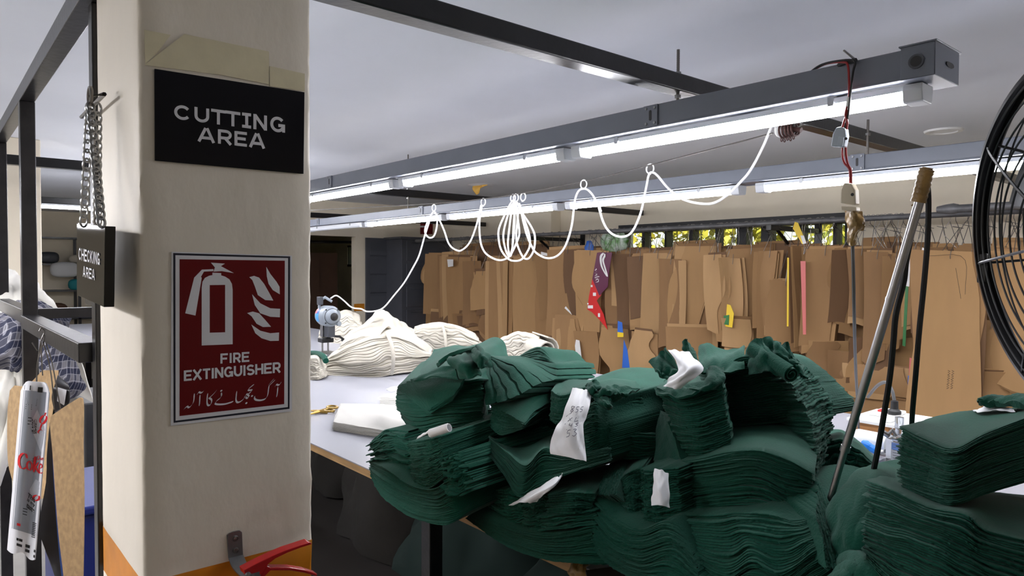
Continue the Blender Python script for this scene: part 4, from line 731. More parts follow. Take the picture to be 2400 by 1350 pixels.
L(b, [[(1590, 1410, 1.05), (1700, 1410, 1.02), (1800, 1430, 1.02), (1900, 1400, 1.04), (1990, 1325, 1.08)], [(1610, 1300, 1.08), (1700, 1345, 1.05), (1760, 1320, 1.05), (1830, 1345, 1.05), (1900, 1300, 1.07), (1955, 1275, 1.12)], [(1570, 1205, 1.15), (1680, 1205, 1.12), (1740, 1200, 1.12), (1800, 1200, 1.12), (1860, 1218, 1.12), (1918, 1205, 1.15)]], (.0, .3, .03), 32, seed=54, jag=.005, wav=1.6, nu=70)
L(b, [[(1912, 1216, 1.12), (1925, 1262, 1.09), (1935, 1335, 1.05)], [(1920, 1118, 1.26), (1952, 1200, 1.18), (1988, 1312, 1.1)]], (-.16, .12, .0), 9, seed=55, jag=.003, inset=.01)
Kn(b, [[(1534, 1098, 1.12), (1550, 1102, 1.11), (1566, 1110, 1.13)], [(1530, 1148, 1.08), (1548, 1150, 1.07), (1568, 1150, 1.09)], [(1527, 1185, 1.07), (1546, 1184, 1.05), (1570, 1190, 1.07)]], m=m_tag, th=.0012, seed=56, amp=.001, name='paper_tag')

# --- tall bale, topmost in the middle of the table end
b = bale(1720, 1215, 1.35, 'tall green cloth bale with crumpled top and white tag, the highest of the pile')
L(b, [[(1572, 1212, 1.2), (1686, 1200, 1.17), (1773, 1198, 1.17), (1852, 1222, 1.17), (1906, 1202, 1.2)], [(1548, 1140, 1.22), (1690, 1125, 1.18), (1780, 1120, 1.18), (1850, 1150, 1.19), (1906, 1155, 1.22)], [(1537, 1083, 1.25), (1620, 1078, 1.21), (1712, 1058, 1.2), (1782, 1055, 1.2), (1843, 1075, 1.21), (1902, 1106, 1.23)]], [[(1560, 1100, 1.6), (1690, 1090, 1.6), (1773, 1090, 1.6), (1852, 1090, 1.6), (1912, 1090, 1.6)], [(1550, 1040, 1.6), (1690, 1040, 1.6), (1780, 1040, 1.6), (1850, 1040, 1.6), (1915, 1040, 1.6)], [(1548, 1010, 1.6), (1620, 1003, 1.6), (1715, 990, 1.6), (1780, 984, 1.6), (1850, 980, 1.6), (1914, 984, 1.6)]], 26, seed=61, jag=.006, wav=.9, nu=64, nv=12)
L(b, [[(1606, 1080, 1.25), (1655, 1078, 1.23), (1718, 1056, 1.28)], [(1572, 990, 1.28), (1630, 1000, 1.25), (1706, 980, 1.3)], [(1540, 908, 1.3), (1600, 928, 1.27), (1690, 900, 1.32)]], [[(1610, 1020, 1.6), (1660, 1020, 1.6), (1720, 1020, 1.6)], [(1590, 940, 1.6), (1640, 940, 1.6), (1710, 940, 1.6)], [(1565, 888, 1.6), (1620, 880, 1.6), (1700, 872, 1.6)]], 24, seed=62, jag=.006, wav=.7)
Kn(b, [[(1556, 965, 1.36), (1575, 985, 1.30)], [(1546, 1020, 1.33), (1590, 1030, 1.27)], [(1541, 1085, 1.28), (1608, 1082, 1.235)]], th=.02, seed=63, amp=.001, name='side_fold')
L(b, [[(1700, 1002, 1.5), (1780, 996, 1.5), (1850, 988, 1.5), (1910, 980, 1.5)], [(1690, 925, 1.5), (1760, 912, 1.5), (1830, 905, 1.5), (1892, 948, 1.5)], [(1688, 862, 1.5), (1735, 836, 1.5), (1780, 842, 1.5), (1830, 880, 1.5)]], (0, .22, -.01), 26, seed=64, jag=.004, wav=1.0)
L(b, [[(1906, 1125, 1.30), (1916, 1110, 1.36), (1926, 1090, 1.42)], [(1908, 1048, 1.36), (1926, 1035, 1.43), (1946, 1020, 1.5)], [(1897, 985, 1.42), (1924, 968, 1.5), (1953, 955, 1.56)], [(1862, 915, 1.46), (1890, 900, 1.54), (1918, 888, 1.62)], [(1820, 874, 1.48), (1836, 850, 1.56), (1850, 824, 1.64)]], (-.12, .10, -.03), 34, nu=26, seed=65, jag=.007, wav=.6, inset=.004, fray=.0016)
mbt = MB(); A0, A1 = PY(1768, 820, 1.5), PY(1856, 878, 1.44); ax = A1-A0; Mx = np.array(frame(A0, ax, (0, 0, 1)))
G = np.array([[(Mx @ np.array([x*np.linalg.norm(ax), .020*(1-.022*k)*math.cos(k*.42), .020*(1-.022*k)*math.sin(k*.42), 1]))[:3] for x in np.linspace(0, 1, 8)] for k in range(34)]); mbt.sheet(G, .0022); mbt.build('rolled_cloth', m_green, b, smooth=60)
for k, rows in enumerate(([[(1744, 832, 1.55), (1776, 795, 1.5), (1792, 802, 1.5)], [(1752, 850, 1.5), (1785, 835, 1.46), (1815, 850, 1.46)], [(1760, 880, 1.48), (1800, 870, 1.44), (1830, 885, 1.44)]],
                          [[(1780, 812, 1.56), (1802, 790, 1.55), (1828, 806, 1.55)], [(1795, 830, 1.54), (1822, 826, 1.52), (1850, 832, 1.54)], [(1820, 850, 1.54), (1845, 850, 1.52), (1868, 856, 1.54)]],
                          [[(1816, 832, 1.6), (1843, 802, 1.58), (1850, 812, 1.58)], [(1832, 850, 1.58), (1856, 846, 1.56), (1874, 862, 1.58)], [(1850, 872, 1.56), (1872, 872, 1.55), (1890, 890, 1.56)]],
                          [[(1638, 830, 1.62), (1652, 808, 1.62), (1700, 820, 1.62), (1745, 810, 1.62)], [(1640, 850, 1.52), (1665, 845, 1.5), (1700, 848, 1.5), (1745, 838, 1.52)], [(1650, 885, 1.46), (1670, 880, 1.44), (1700, 880, 1.44), (1745, 865, 1.48)]],
                          [[(1524, 852, 1.34), (1546, 828, 1.36), (1564, 818, 1.36)], [(1540, 872, 1.3), (1562, 868, 1.32), (1590, 862, 1.32)], [(1552, 884, 1.32), (1575, 890, 1.3), (1600, 890, 1.3)]],
                          [[(1603, 818, 1.4), (1607, 796, 1.38), (1616, 808, 1.4)], [(1606, 840, 1.38), (1620, 838, 1.35), (1634, 845, 1.38)], [(1612, 870, 1.36), (1640, 872, 1.34), (1668, 880, 1.37)]],
                          [[(1640, 880, 1.4), (1665, 862, 1.36), (1696, 862, 1.4)], [(1640, 900, 1.34), (1672, 888, 1.3), (1698, 884, 1.34)], [(1560, 912, 1.3), (1640, 918, 1.27), (1694, 905, 1.31)]],
                          [[(1536, 915, 1.32), (1590, 900, 1.32), (1640, 905, 1.32)], [(1540, 928, 1.27), (1590, 930, 1.25), (1640, 916, 1.26)]])):
    Kn(b, rows, seed=70+k, amp=.003, name='crumpled_cloth')
Kn(b, [[(1566, 821, 1.34), (1592, 822, 1.33), (1616, 823, 1.34)], [(1584, 845, 1.29), (1606, 846, 1.28), (1630, 843, 1.3)], [(1586, 868, 1.26), (1612, 862, 1.24), (1649, 866, 1.27)], [(1570, 890, 1.24), (1594, 888, 1.22), (1622, 890, 1.24)], [(1555, 906, 1.24), (1576, 909, 1.22), (1595, 913, 1.23)]], m=m_tag, th=.0012, seed=80, amp=.002, name='paper_tag')

# --- flat bale behind the metal pole
b = bale(1985, 1165, 1.6, 'flat green cloth bale lying behind the metal pole')
L(b, [[(1930, 1175, 1.5), (1980, 1160, 1.5), (2045, 1110, 1.55)], [(1926, 1042, 1.55), (1968, 1026, 1.55), (2010, 1050, 1.55), (2048, 1086, 1.58)]], [[(1935, 1080, 1.85), (1980, 1080, 1.85), (2050, 1085, 1.85)], [(1935, 1008, 1.85), (1975, 1006, 1.85), (2015, 1034, 1.85), (2052, 1072, 1.82)]], 10, seed=81, jag=.006, wav=1.2)
# --- round soft bundle between the piles
b = thing('green_cloth_sack', 'rounded soft green cloth bundle between the tall bale and the square front bale', 'cloth bundle', PY(2030, 1330, 1.15), 'soft green cloth bundles')
Kn(b, [[(1958, 1172, 1.42), (2000, 1130, 1.42), (2050, 1102, 1.45), (2125, 1096, 1.45)], [(1950, 1195, 1.22), (1990, 1158, 1.2), (2040, 1126, 1.22), (2115, 1128, 1.28)], [(1946, 1255, 1.14), (1982, 1250, 1.1), (2030, 1240, 1.1), (2110, 1230, 1.14)], [(1965, 1320, 1.15), (2000, 1325, 1.1), (2035, 1325, 1.08), (2110, 1330, 1.1)]], th=.02, seed=82, amp=.003, nu=40, nv=30, name='cover')
b = thing('green_cloth_sack', 'small dark green cloth bundle at the lower edge beside the square front bale', 'cloth bundle', PY(2010, 1400, 1.0), 'soft green cloth bundles')
Kn(b, [[(1955, 1350, 1.1), (1985, 1315, 1.08), (2015, 1302, 1.08), (2050, 1312, 1.08)], [(1945, 1385, 1.02), (1985, 1345, .98), (2020, 1335, .98), (2060, 1345, .98)], [(1945, 1440, 1.0), (1985, 1420, .96), (2020, 1420, .96), (2060, 1430, .96)]], th=.02, seed=83, amp=.002, name='cover')
# --- square bale in front at the fan side: lower and upper
b = bale(2200, 1420, 1.1, 'broad green cloth bale in the front corner, carrying the square cut one')
L(b, [[(2028, 1312, .98), (2090, 1375, .95), (2200, 1430, .93), (2420, 1490, .95)], [(2024, 1235, 1.0), (2100, 1262, .97), (2200, 1300, .95), (2300, 1350, .95), (2430, 1390, .97)], [(2040, 1128, 1.05), (2095, 1150, 1.02), (2178, 1188, 1.0), (2266, 1206, 1.0), (2312, 1240, 1.0), (2430, 1272, 1.02)]], [[(2110, 1250, 1.45), (2160, 1280, 1.45), (2300, 1300, 1.45), (2450, 1320, 1.45)], [(2110, 1180, 1.45), (2160, 1200, 1.45), (2230, 1220, 1.45), (2320, 1240, 1.45), (2450, 1260, 1.45)], [(2105, 1106, 1.45), (2160, 1122, 1.45), (2230, 1145, 1.45), (2300, 1150, 1.45), (2350, 1155, 1.45), (2450, 1165, 1.45)]], 30, seed=91, jag=.006, wav=1.3, nu=64, nv=12)
b = bale(2250, 1184, 1.2, 'square cut green cloth bale with flat top in the front corner below the fan')
L(b, [[(2114, 1150, 1.13), (2170, 1172, 1.1), (2236, 1186, 1.07), (2310, 1160, 1.12), (2440, 1120, 1.22)], [(2106, 1075, 1.14), (2170, 1100, 1.11), (2235, 1118, 1.08), (2310, 1085, 1.13), (2440, 1045, 1.23)], [(2114, 1001, 1.15), (2170, 1030, 1.12), (2234, 1051, 1.1), (2310, 1016, 1.14), (2440, 964, 1.24)]], [[(2200, 1100, 1.5), (2250, 1100, 1.5), (2300, 1090, 1.5), (2360, 1080, 1.5), (2450, 1070, 1.5)], [(2200, 1035, 1.5), (2250, 1025, 1.5), (2300, 1020, 1.5), (2360, 1015, 1.5), (2450, 1010, 1.5)], [(2198, 974, 1.5), (2250, 963, 1.5), (2300, 958, 1.5), (2360, 955, 1.5), (2450, 948, 1.5)]], 30, seed=92, jag=.005, wav=.9, nu=64, nv=12)
Kn(b, [[(2280, 962, 1.46), (2320, 950, 1.46), (2372, 958, 1.4)], [(2290, 966, 1.42), (2330, 962, 1.4), (2380, 966, 1.36)]], m=m_tag, th=.001, seed=93, amp=.001, nv=6, name='paper_tag')
Kn(b, [[(2297, 946, 1.42), (2340, 946, 1.4), (2420, 958, 1.34)], [(2298, 940, 1.44), (2340, 936, 1.42), (2420, 934, 1.38)], [(2300, 938, 1.5), (2340, 936, 1.48), (2420, 936, 1.46)]], th=.012, seed=94, amp=.002, name='tie_roll')
# ================================================================== cream cloth on the table
def zpt(x, y, z): return (x, y, PZ(x, y, z)[1])
GC = 'cream cloth bales on the table'
def cbale(px, py, label, cat='cloth bale', name='cream_cloth_bale', g=GC): return thing(name, label, cat, PZ(px, py, TZ), g)
b = cbale(870, 884, 'long cream cloth bale tied with a cream strip, in front of the other cream cloth')
L(b, [[(752, 884, 1.82), (806, 886, 1.93), (874, 886, 2.05), (917, 878, 2.15), (966, 871, 2.3), (1005, 852, 2.42)], [(748, 860, 1.85), (800, 852, 1.93), (874, 842, 2.03), (917, 832, 2.16), (966, 836, 2.3), (1010, 832, 2.42)], [(772, 838, 1.9), (826, 806, 2.0), (880, 790, 2.1), (930, 785, 2.25), (978, 806, 2.36), (1007, 828, 2.45)]], (-.40, .28, -.03), 16, m=m_cream, seed=101, jag=.010, wav=2.2, inset=.012, nv=14, arch=.03, nu=60)
L(b, [[(790, 832, 1.93), (835, 830, 2.0), (885, 806, 2.1)], [(796, 808, 1.98), (840, 788, 2.05), (895, 782, 2.15)]], (-.3, .25, -.0), 7, m=m_cream, seed=102, jag=.012, wav=1.5, inset=.01, nv=12, arch=.03)
MB().tube(cr([PY(*q) for q in ((905, 780, 2.2), (912, 792, 2.12), (919, 815, 2.08), (922, 845, 2.07), (918, 876, 2.1))], 20), .011, 8).build('tie_strip', m_cream, b)
b = cbale(890, 815, 'peaked heap of cream cloth with its corner pulled up, behind the tied cream bale')
Kn(b, [[(812, 792, 2.95), (865, 775, 2.98), (900, 760, 3.0), (935, 765, 3.0), (972, 790, 3.0)], [(812, 790, 2.7), (866, 754, 2.7), (896, 730, 2.7), (926, 752, 2.72), (970, 780, 2.78)], [(806, 800, 2.5), (862, 768, 2.46), (900, 745, 2.45), (932, 764, 2.5), (974, 792, 2.6)], [(800, 830, 2.42), (862, 815, 2.36), (905, 800, 2.36), (940, 810, 2.42), (980, 825, 2.55)]], m=m_cream, th=.02, nu=50, nv=34, amp=.007, sc=2.4, seed=103, name='heap')
Kn(b, [[(884, 748, 2.66), (898, 731, 2.62), (910, 742, 2.66)], [(880, 770, 2.5), (899, 755, 2.42), (914, 768, 2.5)], [(890, 800, 2.42), (902, 790, 2.36), (916, 800, 2.42)]], m=m_cream, th=.012, amp=.004, seed=104, name='pulled_corner')
b = cbale(1045, 838, 'rumpled cream cloth bale between the peaked heap and the spiral rolled bale')
L(b, [[(964, 834, 2.84), (1010, 840, 2.88), (1060, 842, 2.95), (1128, 834, 3.05)], [(966, 800, 2.86), (1010, 800, 2.9), (1060, 802, 2.96), (1130, 814, 3.06)], [(976, 774, 2.9), (1020, 764, 2.94), (1062, 768, 2.98), (1112, 786, 3.06)]], (-.22, .12, -.02), 11, m=m_cream, seed=105, jag=.014, wav=2.0, inset=.014, nv=12, arch=.03)
MB().tube(cr([PY(*q) for q in ((1036, 762, 2.98), (1042, 780, 2.92), (1045, 810, 2.9), (1043, 838, 2.9))], 16), .012, 8).build('tie_strip', m_cream, b)
b = cbale(1240, 856, 'cream cloth bale with a spiral rolled end, behind the green fan pleats')
L(b, [[(1168, 850, 2.96), (1215, 854, 3.0), (1262, 858, 3.04)], [(1176, 796, 2.98), (1214, 783, 3.02), (1262, 790, 3.06)]], (-.12, .1, -.02), 10, m=m_cream, seed=106, jag=.010, wav=1.8, inset=.012, nv=10, arch=.02)
A0 = PY(1284, 822, 3.03); A1 = A0+np.array([-.22, .06, .015]); ax = A1-A0; Mx = np.array(frame(A0, ax, (0, 0, 1)))
G = np.array([[(Mx @ np.array([x*np.linalg.norm(ax), (.085-.0021*k)*math.cos(k*.42), (.085-.0021*k)*math.sin(k*.42), 1]))[:3] for x in np.linspace(0, 1, 8)] for k in range(38)]); MB().sheet(G, .008).build('rolled_cloth', m_cream, b, smooth=60)
L(b, [[(1286, 866, 3.1), (1318, 866, 3.14)], [(1290, 836, 3.1), (1313, 834, 3.14)]], (-.08, .06, 0), 5, nu=14, m=m_cream, seed=107, jag=.008, inset=.008)
b = cbale(810, 805, 'far low heap of cream cloth behind the cutting machine')
L(b, [[(742, 812, 2.66), (790, 806, 2.72), (850, 800, 2.82)], [(748, 780, 2.7), (800, 770, 2.76), (850, 768, 2.86)], [(770, 750, 2.75), (812, 738, 2.82), (842, 748, 2.9)]], (-.4, .2, 0), 9, m=m_cream, seed=108, jag=.015, wav=2.0, inset=.012, nv=10, arch=.03)
b = cbale(740, 890, 'end of a cream cloth bale just past the pillar edge')
L(b, [[(690, 892, 1.68), (735, 892, 1.72), (763, 884, 1.78)], [(690, 845, 1.71), (738, 838, 1.75), (757, 858, 1.80)]], (-.25, .15, -.01), 10, m=m_cream, seed=109, jag=.008, wav=1.2, inset=.008, nv=8)
o = MB().tube(cr([PY(*q) for q in ((690, 830, 1.85), (735, 828, 1.85), (756, 834, 1.82), (764, 846, 1.80))], 16), .017, 10).build('green_cloth_strip', m_green); tag(o, 'small green cloth strip lying on the cream bale beside the pillar', 'cloth strip')
b = cbale(870, 1025, 'flat stack of cut white panels near the front edge of the table', 'cloth stack', 'white_cloth_panels' if 0 else 'flat_cloth_stack', 'flat stacks of cut white cloth')
b.name = 'flat_white_cloth'; ORG[b.name] = np.array(b.location)
m_wpan = mat('white_panels', (186, 184, 178), .9, var=.03, vscale=8, bump=.2, bscale=160, spec=.2)
L(b, [[zpt(780, 1008, .951), zpt(850, 1019, .951), zpt(965, 1036, .951)], [zpt(782, 988, .985), zpt(850, 1000, .985), zpt(965, 1018, .985)]], [[zpt(796, 962, .951), zpt(870, 962, .951), zpt(985, 968, .951)], [zpt(797, 945, .985), zpt(870, 946, .985), zpt(985, 952, .985)]], 8, m=m_wpan, seed=110, jag=.004, wav=.8, nv=12)
b = cbale(910, 950, 'small white cloth stack half hidden behind the bow tied green bale', 'cloth stack', 'flat_white_cloth', 'flat stacks of cut white cloth')
L(b, [[zpt(889, 948, .951), zpt(950, 954, .951)], [zpt(890, 930, .975), zpt(950, 935, .975)]], (-.1, .18, 0), 6, nu=20, m=m_wpan, seed=111, jag=.004)
o = cloth([[(905, 912, 1.45), (922, 906, 1.5), (940, 906, 1.5)], [(906, 914, 1.4), (922, 918, 1.4), (940, 914, 1.42)]], th=.001, seed=112, amp=.001).build('paper_slip', m_tag); tag(o, 'white paper corner sticking out beside the bow tied green bale', 'slip')
# shears
m_brass = mat('brass_shears', (160, 130, 66), .35, .8, var=.2)
s_ = thing('tailor_shears', 'worn brass coloured shears lying on the table beside the white panels', 'shears', PZ(760, 965, TZ))
p = lambda x, y, e=.006: PZ(x, y, TZ+e)
for c_, r_, nm in (((779, 956), .022, 'finger_loop'), ((772, 964), .020, 'finger_loop')):
    o_ = p(*c_); MB().tube([o_+np.array([r_*1.4*math.cos(a), r_*math.sin(a), .004]) for a in np.linspace(0, 6.28, 18, endpoint=False)], .005, 7, True).build(nm, m_brass, s_)
for q0, q1 in (((770, 958), (722, 972)), ((768, 966), (722, 962))):
    MB().tube([p(*q0, .008), p((q0[0]+q1[0])/2, (q0[1]+q1[1])/2, .012), p(*q1, .006)], [.007, .008, .002], 6).build('blade', m_brass, s_)

# ================================================================== cutting machine
m_mach = mat('machine_grey_enamel', (134, 142, 150), .4, var=.05); m_blue = mat('machine_blue_label', (70, 150, 205), .4); m_rd = mat('machine_red_label', (214, 60, 50), .4); m_nv = mat('machine_navy_label', (40, 60, 140), .4)
Dm = 5.2; cm = PD(771, 741, Dm); mc = thing('cutting_machine', 'grey upright cloth cutting machine with round motor, standing behind the cream cloth', 'cutting machine', (cm[0]-.04, cm[1], TZ))
axm = np.array([.95, -.02, 0]); Mm = frame(cm, (0, 1, 0), (0, 0, 1)) @ Matrix.Rotation(0, 4, 'Z')
Mm = frame(cm, (.02, 1, 0), (0, 0, 1))                    # local z runs along +X
MB().lathe([(.001, -.11), (.05, -.11), (.068, -.10), (.076, -.07), (.078, -.02), (.078, .03), (.074, .045), (.062, .055), (.001, .055)], Mm, 36).build('motor_housing', m_mach, mc)
MB().lathe([(.001, .05), (.056, .05), (.056, .06), (.05, .075), (.035, .085), (.03, .088), (.001, .088)], Mm, 36).build('motor_cap', m_mach, mc)
MB().lathe([(.028, .084), (.03, .092), (.02, .10), (.001, .102)], Mm, 20).build('vent_knob', m_rubber, mc)
MB().tube([Mm @ Vector((.057*math.cos(a), .057*math.sin(a), .056)) for a in np.linspace(0, 6.28, 32, endpoint=False)], .0022, 5, True).build('dark_ring', m_rubber, mc)
for a in (.8, 2.3, 3.9, 5.5):
    q = Mm @ Vector((.068*math.cos(a), .068*math.sin(a), .05)); MB().lathe([(.001, 0), (.006, 0), (.006, .004), (.001, .004)], frame(q, (0, 1, 0), (0, 0, 1)), 10).build('screw', m_rubber, mc)
for nm, m_, a0, a1, z0, z1 in (('label', m_blue, 150, 215, -.06, -.012), ('label', m_rd, 195, 222, -.07, -.045), ('label', m_nv, 195, 222, -.044, -.015)):
    mb = MB(); an = np.radians(np.linspace(a0, a1, 8)); P = np.array([[Mm @ Vector((-.0788*math.cos(a)*-1, .0788*math.sin(a)*-1 if 0 else -.0788*math.sin(a), z)) for z in (z0, z1)] for a in an]); mb.sheet(P, .0012); mb.build(nm, m_, mc)
q = Mm @ Vector((.055, -.055, .03)); MB().lathe([(.001, 0), (.018, 0), (.018, .03), (.001, .03)], frame(q, (0, 1, 0), (0, 0, 1)), 14).build('oil_cap', m_mach, mc)
P3 = lambda x, y, d=0: PD(x, y, Dm+d)
MB().tube([P3(748, 722), P3(750, 704), P3(762, 697), P3(778, 707)], [.011, .011, .012, .01], 8).build('handle', m_mach, mc)
mb = MB(); a, c = P3(744, 715), P3(756, 695); mb.box((a+c)/2, (.05, .03, .06)); mb.build('switch_box', m_dgrey, mc, bevel=.003)
mb = MB(); mb.tube([P3(746, 715), P3(746, 700)], .006, 8); mb.build('oil_tube', m_steel, mc)
x0 = cm[0]
MB().span((x0-.09, cm[1]-.03, 1.08), (x0-.05, cm[1]+.03, 1.18)).build('column', m_steel, mc, bevel=.004)
MB().span((x0-.045, cm[1]-.02, 1.085), (x0+.03, cm[1]+.035, 1.175)).build('sharpener_box', m_dgrey, mc, bevel=.004)
MB().span((x0-.10, cm[1]-.045, 1.04), (x0-.02, cm[1]+.05, 1.075)).build('presser_arm', m_rubber, mc, bevel=.006)
MB().tube([(x0-.02, cm[1]+.02, 1.09), (x0+.03, cm[1]+.07, 1.085), (x0+.02, cm[1]+.11, 1.06), (x0-.03, cm[1]+.12, 1.05)], .009, 7).build('lifting_lever', m_rubber, mc)
for dy in (-.025, .02): MB().tube([(x0-.06, cm[1]+dy, .965), (x0-.06, cm[1]+dy, 1.05)], .007, 8).build('guide_post', m_steel, mc)
MB().span((x0-.14, cm[1]-.07, TZ), (x0+.10, cm[1]+.07, TZ+.018)).build('base_plate', m_steel, mc, bevel=.006)

# ================================================================== support wire, rings, white cable
YL = 2.416; LP = lambda x, y, d=0: PY(x, y, YL+d)
c7 = lambda q: (720+q[0]/3.4286, 400+q[1]/3.4286); c8b = lambda q: (1400+q[0]/2.4, 400+q[1]/2.4); c6b = lambda q: (1400+q[0]/2.4, q[1]/2.4)
wpts = [LP(1812, 312), LP(1523, 387), LP(1368, 425), LP(1205, 456), LP(1132, 466), LP(1017, 477), LP(733, 493)]; e_ = wpts[-1]+(wpts[-1]-wpts[-2])*1.2
o = MB().tube(cr(wpts+[e_], 80), .0028, 6).build('support_wire', m_wire); tag(o, 'thin grey steel wire stretched below the ceiling, carrying the white cable rings', 'wire')
for k, (x, y, lab) in enumerate(((1017, 484, 'white ring on the wire next to the pillar, first of the row'), (1132, 470, 'white ring on the wire below the yellow ceiling hole'), (1201, 461, 'white ring in the cluster above the bunched cable loops, leftmost'), (1209, 460, 'white ring in the middle of the cluster above the bunched cable loops'), (1225, 458, 'white ring in the cluster above the bunched cable loops, rightmost'), (1368, 428, 'white ring on the wire to the right of the bunched cable loops'), (1523, 391, 'white ring on the wire nearest the insulator spool'))):
    t = thing('cable_ring', lab, 'ring', LP(x, y), 'white rings sliding on the wire'); c_ = LP(x, y)-np.array([0, 0, .008]); r_ = .020
    MB().tube([c_+np.array([r_*math.cos(a), .002*k % .005, r_*math.sin(a)]) for a in np.linspace(0, 6.28, 22, endpoint=False)], .0034, 6, True).build('ring', m_wcable, t)
    MB().tube([c_+np.array([-.006, 0, -r_-.004]), c_+np.array([0, 0, -r_-.001]), c_+np.array([.006, 0, -r_-.004])], .0032, 6).build('clip', m_wcable, t)
path = [PD(775.4, 699, 5.1), PD(789, 693, 5.0)]
seg1 = [(300, 1050), (360, 1100), (435, 1112), (480, 1132), (560, 1125), (620, 1095), (700, 1000), (780, 900), (850, 780), (900, 680), (940, 540), (965, 460), (1000, 360), (1016, 330), (1036, 350), (1044, 400), (1038, 470), (1018, 525), (988, 540), (958, 520), (946, 480), (962, 425), (996, 355), (1018, 330),
        (1035, 340), (1060, 390), (1100, 480), (1140, 590), (1200, 640), (1250, 635), (1310, 570), (1360, 440), (1388, 320), (1398, 278), (1402, 300), (1386, 400), (1385, 500), (1400, 600), (1440, 670), (1520, 715), (1590, 712), (1640, 660), (1665, 450), (1662, 260),
        (1640, 255), (1590, 350), (1540, 470), (1540, 560), (1560, 640), (1610, 705), (1660, 725), (1720, 715), (1770, 650), (1790, 590), (1780, 500), (1735, 370), (1690, 260), (1650, 260), (1600, 400), (1576, 520), (1590, 620), (1622, 690), (1650, 650), (1690, 560), (1705, 500), (1692, 380), (1675, 262),
        (1650, 270), (1622, 480), (1613, 600), (1632, 690), (1650, 600), (1660, 420), (1680, 262), (1735, 350), (1800, 450), (1830, 530), (1820, 640), (1780, 705), (1735, 695), (1690, 600), (1680, 520), (1690, 400), (1705, 265),
        (1730, 380), (1760, 500), (1800, 600), (1840, 660), (1920, 702), (2000, 690), (2060, 630), (2100, 540), (2130, 420), (2150, 250), (2180, 165), (2222, 145), (2262, 160), (2310, 220), (2360, 330)]
for k, q in enumerate(seg1):
    x, y = c7(q); d = np.interp(k, [0, 10], [2.35-YL, 0]) if k < 10 else .012*math.sin(k*1.7)
    path.append(LP(x, y, d))
for q in [(0, 170), (30, 280), (70, 345), (130, 372), (190, 350), (240, 250), (270, 120), (290, 25), (310, 10), (340, 30), (400, 100), (480, 160), (580, 185), (660, 180), (740, 130), (800, 70)]: path.append(LP(*c8b(q)))
for q in [(860, 960), (920, 850), (960, 760), (990, 680), (1000, 640)]: path.append(LP(*c6b(q)))
o = MB().tube(cr(path, 620), .0052, 7).build('white_cable', m_wcable); tag(o, 'white power cable looping from ring to ring down to the cutting machine', 'cable')
# insulator spool at the end of the wire
sp = thing('insulator_spool', 'white insulator with rusty coil springs hung at the end of the steel wire', 'insulator', LP(1845, 330))
m_rust = mat('rusty_spring', (70, 44, 40), .5, .4, var=.3)
xa = LP(1822, 306); MB().lathe([(.001, 0), (.022, 0), (.026, .006), (.016, .014), (.016, .022), (.026, .03), (.001, .034)], frame(xa, (0, 1, 0), (0, 0, 1)), 20).build('spool', m_white, sp)
for k in range(5):
    c_ = LP(1836+k*7, 307-k*1.5); MB().tube([c_+np.array([.003*math.cos(a), .026*math.cos(a), .026*math.sin(a)]) for a in np.linspace(0, 6.28, 18, endpoint=False)], .0042, 6, True).build('spring_coil', m_rust, sp)
    q = c_-np.array([0, .012, .034+.004*(k % 2)]); MB().tube([q+np.array([0, .006*math.cos(a), .006*math.sin(a)]) for a in np.linspace(0, 6.28, 10, endpoint=False)], .002, 5, True).build('spring_eye', m_rust, sp)
MB().tube([LP(1826, 307), LP(1850, 302), LP(1878, 305)], .010, 8).build('core', m_rust, sp)
MB().tube([LP(1862, 303), LP(1860, 280), (-1.39, YL+.12, 2.167)], .0045, 7).build('hanger', m_wire, sp)
MB().tube([LP(1862, 303), LP(1882, 291)], .004, 7).build('pin', m_wire, sp)

# ================================================================== hanging switch, socket, taped plug
YW = 1.784; WPp = lambda x, y, d=0: PY(x, y, YW+d)
for nm, m_, pts, lab in (('red_lead', m_redwire, [(1905, 165, .06), (1935, 150, .02), (1975, 146, .0), (1988, 158, -.006), (1990, 230, -.008), (1986, 262, -.01), (1978, 285, -.01), (1973, 302, -.01)], 'red lead running over the trunking down to the hanging switch'), ('black_lead', m_rubber, [(1895, 172, .06), (1925, 152, .02), (1970, 142, .0), (2003, 143, -.004), (1999, 170, -.008), (1992, 230, -.01), (1988, 270, -.01), (1980, 302, -.01)], 'black lead running over the trunking down to the hanging switch')):
    o = MB().tube(cr([WPp(*q) for q in pts], 40), .0028, 6).build('hanging_lead', m_); tag(o, lab, 'lead', 'leads of the hanging switch')
o = MB().tube(cr([WPp(*q) for q in ((1985, 250, -.012), (1981, 270, -.012), (1986, 285, -.012), (1984, 303, -.012))], 12), .0028, 6).build('hanging_lead', m_redwire); tag(o, 'short second red lead entering the top of the hanging switch', 'lead', 'leads of the hanging switch')
o = MB().tube(cr([WPp(*q) for q in ((1990, 228, -.008), (1988, 245, -.008), (1987, 258, -.008))], 8), .0055, 8).build('lead_tape', m_white); tag(o, 'white tape wound round the leads above the hanging switch', 'tape')
o = MB().tube(cr([WPp(*q) for q in ((1962, 158, .03), (1975, 148, .01), (2006, 141, .0))], 10), .006, 7).build('lead_tape', m_rubber); tag(o, 'black tape wound round the leads on top of the trunking', 'tape')
o = MB().tube([WPp(1978, 119, .05), WPp(2010, 144, .02)], .003, 6).build('tie_wire', m_wire); tag(o, 'stiff wire end sticking up from the trunking beside the leads', 'wire')
def flat_body(t, nm, pts, m_, d, th, bev=.004): return on_plane(MB(), pts, lambda x, y: WPp(x, y, d), th, (0, -1, 0)).build(nm, m_, t, smooth=0, bevel=bev)
